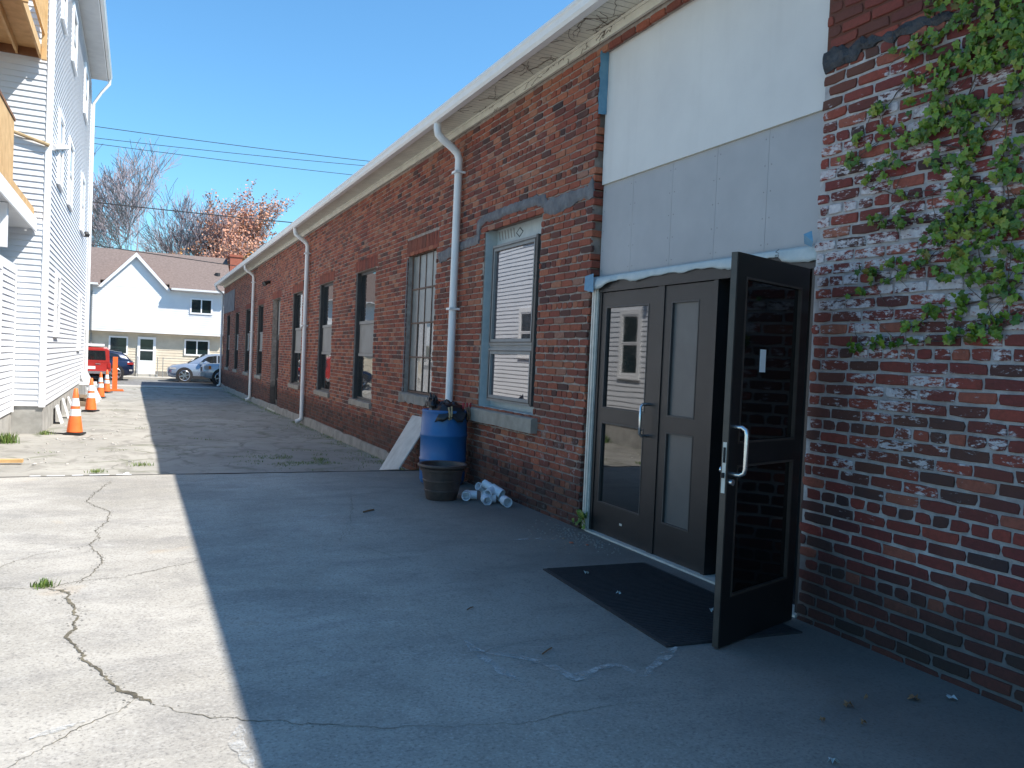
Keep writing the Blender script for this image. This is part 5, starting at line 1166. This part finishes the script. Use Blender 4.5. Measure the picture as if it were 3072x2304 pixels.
tag(m.build('crack_rubble', 'foot', fix=False), 'small crumbs of concrete along the slab cracks', 'rubble', kind='stuff')

# ---------------------------------------------------------------- grass and weeds
def grass(name, pts, label, h0, h1, cat='grass'):
    m = MB(); r = random.Random(len(pts))
    for (x, y, z) in pts:
        h = r.uniform(h0, h1); a = r.uniform(0, 2*pi); w_ = r.uniform(.002, .005)*(1+h*4); lx, ly = cos(a)*h*r.uniform(.1, .7), sin(a)*h*r.uniform(.1, .7); t = r.random()
        m.add([(x-w_*sin(a), y+w_*cos(a), z), (x+w_*sin(a), y-w_*cos(a), z), (x+lx*.5+w_*.7*sin(a), y+ly*.5-w_*.7*cos(a), z+h*.65), (x+lx*.5-w_*.7*sin(a), y+ly*.5+w_*.7*cos(a), z+h*.65), (x+lx, y+ly, z+h)], [(0,1,2,3), (3,2,4)], t)
    tag(m.build(name, 'grass', fix=False), label, cat, kind='stuff')
pts = []
for i in range(3600):
    y = 11.6+30*rng.random()**1.5; dn = mnoise.noise(Vector((y*1.1, 0, 3)))
    if dn < -.15 and rng.random() < .8: continue
    x = 4.03-abs(rng.gauss(0, .10 if dn < .25 else .22)); pts.append((x, y, gz(y)))
for i in range(2600):
    x, y = rng.gauss(2.6, .55), rng.gauss(14.2, .5)
    if mnoise.noise(Vector((x*2, y*2, 1))) > .0: pts.append((x, y, gz(y)))
for i in range(1200):
    x = rng.uniform(-1.5, 3.5); k_ = rng.choice((15.6, 17.8, 20.5)); y = k_+rng.gauss(0, .05)+.7*mnoise.noise(Vector((x*.7, k_, 0)))
    if mnoise.noise(Vector((x*1.1, y*1.1, 8))) > .22: pts.append((x, y, gz(y)))
grass('wall_grass', pts, 'patchy green grass growing along the wall foot and asphalt cracks', .01, .04)
def tuft(c, n, sp, h, label):
    z = GZ if c[1] < 11.3 else gz(c[1]); grass('grass_tuft', [(c[0]+rng.gauss(0, sp), c[1]+rng.gauss(0, sp), z) for _ in range(n)], label, h*.4, h)
tuft(PT['weed'], 110, .028, .06, 'green weed tuft in the crack crossing on the slab')
tuft(PT['tuft1'], 120, .06, .06, 'small green tuft at the slab edge near the white strip'); tuft(PT['tuft2'], 120, .08, .06, 'green tuft in the asphalt beside the shadow edge')
tuft((-2.12, 17.2), 300, .10, .22, 'bright green weed clump at the left edge by the porch foundation')
tuft((-1.62, 18.75), 120, .07, .12, 'weeds at the foot of the white house corner')

# ---------------------------------------------------------------- ivy on the near wall
def leaf_shape(r, s_):
    base = [(0, -.30), (.22, -.42), (.50, -.30), (.42, .0), (.62, .30), (.30, .34), (.0, .72), (-.30, .34), (-.62, .30), (-.42, .0), (-.50, -.30), (-.22, -.42)]
    vs = [(-.10*s_, 0, 0)]+[(-(.02+.12*abs(y))*s_*r.uniform(.3, 1.6)+.06*s_, y*s_*r.uniform(.9, 1.1), z*s_*r.uniform(.9, 1.1)) for y, z in base]
    return vs, [(0, i+1, (i+1) % 12+1) for i in range(12)]
IV = thing('ivy', 'green ivy climbing over the paint-flecked brick wall at the right', 'ivy', (WX-.03, 3.0, 1.5))
lv = []
r = random.Random(99)
for (y, z, ry, rz_) in IVY:
    area = ry*rz_*pi; n = int(area/(.040*.040)*1.2)+5
    for _ in range(n):
        a = r.uniform(0, 2*pi); q = sqrt(r.random())
        yy = y+cos(a)*q*ry*1.05; zz = z+sin(a)*q*rz_*1.05
        if mnoise.noise(Vector((yy*7, zz*7, 2))) < -.16: continue
        lv.append((yy, zz))
for st_ in STEMS:
    for a, b in zip(st_, st_[1:]):
        L_ = sqrt((a[0]-b[0])**2+(a[1]-b[1])**2)
        for _ in range(int(L_/.035)):
            t = r.random()
            if r.random() < .45: lv.append((a[0]+(b[0]-a[0])*t+r.gauss(0, .012), a[1]+(b[1]-a[1])*t+r.gauss(0, .014)))
vis = []
for i, (y, z) in enumerate(lv):
    px, py, d = project((WX-.04, y, z))
    if abs(px) < 1 and abs(py) < 1: vis.append((d, i))
vis.sort(); singles = {i for _, i in vis[:300]}
lms = []
for k in range(8): vs, fs = leaf_shape(r, .044); me = MB().add(vs, fs).mesh('leaf', 'leaf1', fix=False); lms.append(me)
lm = MB()
def leaf_rot(r): return Matrix.Rotation(r.gauss(pi, .7), 4, 'X') @ Matrix.Rotation(r.gauss(.15, .38), 4, 'Y') @ Matrix.Rotation(r.gauss(0, .38), 4, 'Z')
for i, (y, z) in enumerate(lv):
    s_ = r.uniform(.65, 1.15); d = WX-.018-.055*r.random()**1.3
    if i in singles:
        o = inst('leaf', lms[r.randrange(8)], IV, (d, y, z), leaf_rot(r).to_euler(), (s_, s_, s_))
    else:
        vs, fs = leaf_shape(r, .044*s_); mt_ = Matrix.Translation((d, y, z)) @ leaf_rot(r); lm.add([mt_ @ Vector(v) for v in vs], fs, r.random())
lm.build('leaf_mass', 'leafm', IV, fix=False)['kind'] = 'stuff'
sm = MB()
def catm(pts, n=6):
    out = []; P = [pts[0]]+pts+[pts[-1]]
    for i in range(1, len(P)-2):
        for k in range(n):
            t = k/n; q = [.5*((2*P[i][c])+(-P[i-1][c]+P[i+1][c])*t+(2*P[i-1][c]-5*P[i][c]+4*P[i+1][c]-P[i+2][c])*t*t+(-P[i-1][c]+3*P[i][c]-3*P[i+1][c]+P[i+2][c])*t**3) for c in (0, 1)]
            out.append(q)
    out.append(pts[-1]); return out
for st_ in STEMS:
    pts = catm([tuple(q) for q in st_]); pts = [(WX-.012-.006*r.random(), a+r.uniform(-.006, .006), b+r.uniform(-.006, .006)) for a, b in pts]
    sm.tube(pts, [.0045-.003*i/len(pts) for i in range(len(pts))], 5)
    for k in range(0, len(pts)-2, 3):
        a = Vector(pts[k]); d = Vector((0, r.uniform(-.3, .3), r.uniform(-.3, .3))); sm.tube([a, a+d*.35+Vector((0, .02, .0)), a+d*.7], [.002, .0016, .001], 4)
sm.build('stem', 'vine', IV, fix=False)
# dead creeper hanging on the soffit
m = MB()
for i in range(46):
    y = r.uniform(4.6, 10.5); p0 = Vector((WX-.05-.3*r.random(), y, 4.893)); d = Vector((r.uniform(-.5, .5), r.uniform(-1, 1), 0)).normalized(); pts = [tuple(p0)]
    for k in range(9):
        d = (d+Vector((r.gauss(0, .35), r.gauss(0, .35), 0))).normalized(); p0 = p0+d*.055
        p0.x = min(4.03, max(3.74, p0.x)); p0.z = 4.892; pts.append(tuple(p0))
    m.tube(pts, .0022, 4, cap=False)
for i in range(26):
    y = r.uniform(4.6, 10); z = r.uniform(4.80, 4.89); pts = []
    for k in range(8): pts.append((4.040, y, z)); y += r.uniform(-.02, .06); z = min(4.889, max(4.76, z+r.gauss(0, .022)))
    m.tube(pts, .0022, 4, cap=False)
tag(m.build('dead_creeper', 'vine', fix=False), 'dry brown creeper tendrils clinging to the cream soffit above the entrance', 'vine', kind='stuff')
# weed in the door corner
m = MB()
for i in range(26):
    vs, fs = leaf_shape(r, .05); mt_ = Matrix.Translation((WX-.02+r.gauss(0, .03), 7.03+r.gauss(0, .04), GZ+.03+.16*r.random())) @ leaf_rot(r); m.add([mt_ @ Vector(v) for v in vs], fs, r.random())
tag(m.build('corner_weed', 'leafm', fix=False), 'small leafy weed in the gap left of the door frame', 'weed')

# ---------------------------------------------------------------- trees
def tree(name, label, base, h, spread, seed, levels, mat, bud=None, nb=0, lean=0, nbud=3, bsz=.11, rmin=.016):
    R = thing(name, label, 'tree', base); r = random.Random(seed); tm = MB(); tw_ = MB(); bm_ = MB(); 
    def grow(p, d, L, rad, lv):
        n = 4; pts = [p]; rs = [rad]
        for k in range(n):
            d = (d+Vector((r.gauss(0, .10), r.gauss(0, .10), r.gauss(.04, .06)))).normalized(); p = p+d*(L/n); pts.append(p); rs.append(max(rmin, rad*(1-.45*(k+1)/n)))
        (tm if lv < 2 else tw_).tube(pts, rs, 6 if lv < 2 else 3, cap=False)
        if bud and lv >= levels-2:
            for q in pts[1:]:
                for _ in range(nbud):
                    c = q+Vector((r.gauss(0, .16), r.gauss(0, .16), r.gauss(0, .16))); s_ = bsz*r.uniform(.5, 1.3); m1 = Matrix.Rotation(r.uniform(0, 6), 3, Vector((r.gauss(0,1), r.gauss(0,1), r.gauss(0,1))).normalized())
                    bm_.add([c+m1 @ Vector(v) for v in ((-s_, -s_*.6, 0), (s_, -s_*.5, 0), (s_*.7, s_, 0), (-s_*.8, s_*.7, .02))], [(0,1,2,3)], r.random())
        if lv >= levels: return
        k = r.choice((3, 4, 4)) if lv else 5
        for j in range(k):
            a = 2*pi*j/k+r.uniform(-.5, .5); t = r.uniform(.45, 1) if j else 1
            ang = r.uniform(.28, .62)*spread if j else .12
            ax = Vector((cos(a), sin(a), 0)); side = (ax-d*ax.dot(d)).normalized(); nd = (d*cos(ang)+side*sin(ang)).normalized()
            idx = min(n, max(1, int(t*n))); grow(pts[idx], nd, L*r.uniform(.62, .82), rs[idx]*.62, lv+1)
    grow(Vector(base), Vector((lean, 0, 1)).normalized(), h*.40, h*.013, 0)
    tm.build('trunk', 'bark', R, smooth=60, fix=False); o = tw_.build('twigs', mat, R, fix=False); o['kind'] = 'stuff'
    if bm_.v: bm_.build('crown', bud, R, fix=False)['kind'] = 'stuff'
    return R
tree('bare_tree', 'tall leafless grey tree behind the middle of the brown roof', (.9, 80, -.2), 18, 1.05, 5, 6, 'twig', rmin=.019)
tree('bare_tree', 'leafless tree with slender limbs left of centre behind the white house edge', (-1.8, 84, -.2), 16, 1.2, 12, 6, 'twig', rmin=.018)
tree('bare_tree', 'smaller leafless tree between the tall bare tree and the red tree', (3.6, 88, -.2), 15, 1.0, 23, 6, 'twig', rmin=.018)
tree('budding_tree', 'tall spring tree with sparse red buds above the right end of the roof', (6.2, 80, -.2), 16.6, .66, 31, 5, 'twig', 'redbud', nbud=2, bsz=.10)
tree('budding_tree', 'lower red-budding tree to the right, half hidden by the gutter', (9.6, 84, -.2), 14.2, .75, 44, 5, 'twig', 'redbud', nbud=2, bsz=.10)
tree('budding_tree', 'low rusty-orange leafing tree just above the end of the roof', (8.6, 74, -.2), 8.8, .9, 52, 5, 'twig', 'orangebud', nbud=6, bsz=.13)
tree('budding_tree', 'faint reddish shrubby tree low behind the roof between the trees', (3.6, 76, -.2), 8.4, 1.1, 61, 5, 'twig', 'orangebud', nbud=1, bsz=.08)

# ---------------------------------------------------------------- overhead wires
def wire(a, b, sag, rad, label):
    pts = []; a = Vector(a); b = Vector(b)
    for i in range(41): t = i/40; p = a.lerp(b, t); p.z -= sag*4*t*(1-t); pts.append(tuple(p))
    tag(MB().tube(pts, rad, 6).build('power_line', 'cable', fix=False), label, 'wire', 'power lines crossing the street')
def wz(x, x1, z1, x2, z2): return z1+(z2-z1)*(x-x1)/(x2-x1)
for x1, z1, x2, z2, rad, lab in ((-2.19, 12.545, 11.75, 12.70, .017, 'highest thin power line crossing the sky'), (-2.17, 11.98, 10.97, 12.40, .015, 'second power line, just under the highest'), (-2.16, 11.70, 10.46, 11.82, .015, 'third power line of the close upper trio'), (-2.23, 8.81, 7.76, 8.85, .026, 'thicker cable passing in front of the trees'), (-2.24, 6.70, 4.46, 6.27, .022, 'low cable crossing in front of the brown roof')):
    a, b = -18, 22
    wire((a, 46, wz(a, x1, z1, x2, z2)+.25), (b, 46, wz(b, x1, z1, x2, z2)+.25), .45, rad, lab)
for x in (-18, 22):
    Pp = thing('utility_pole', 'wooden utility pole at the %s end of the wires' % ('left' if x < 0 else 'right'), 'pole', (x, 46, -.4)); MB().tube([(x, 46, -.4), (x, 46, 13.8)], [.16, .11], 12).build('pole', 'oldwood', Pp); MB().box(x-.05, x+.05, 44.9, 47.1, 12.6, 12.72).build('crossarm', 'oldwood', Pp)
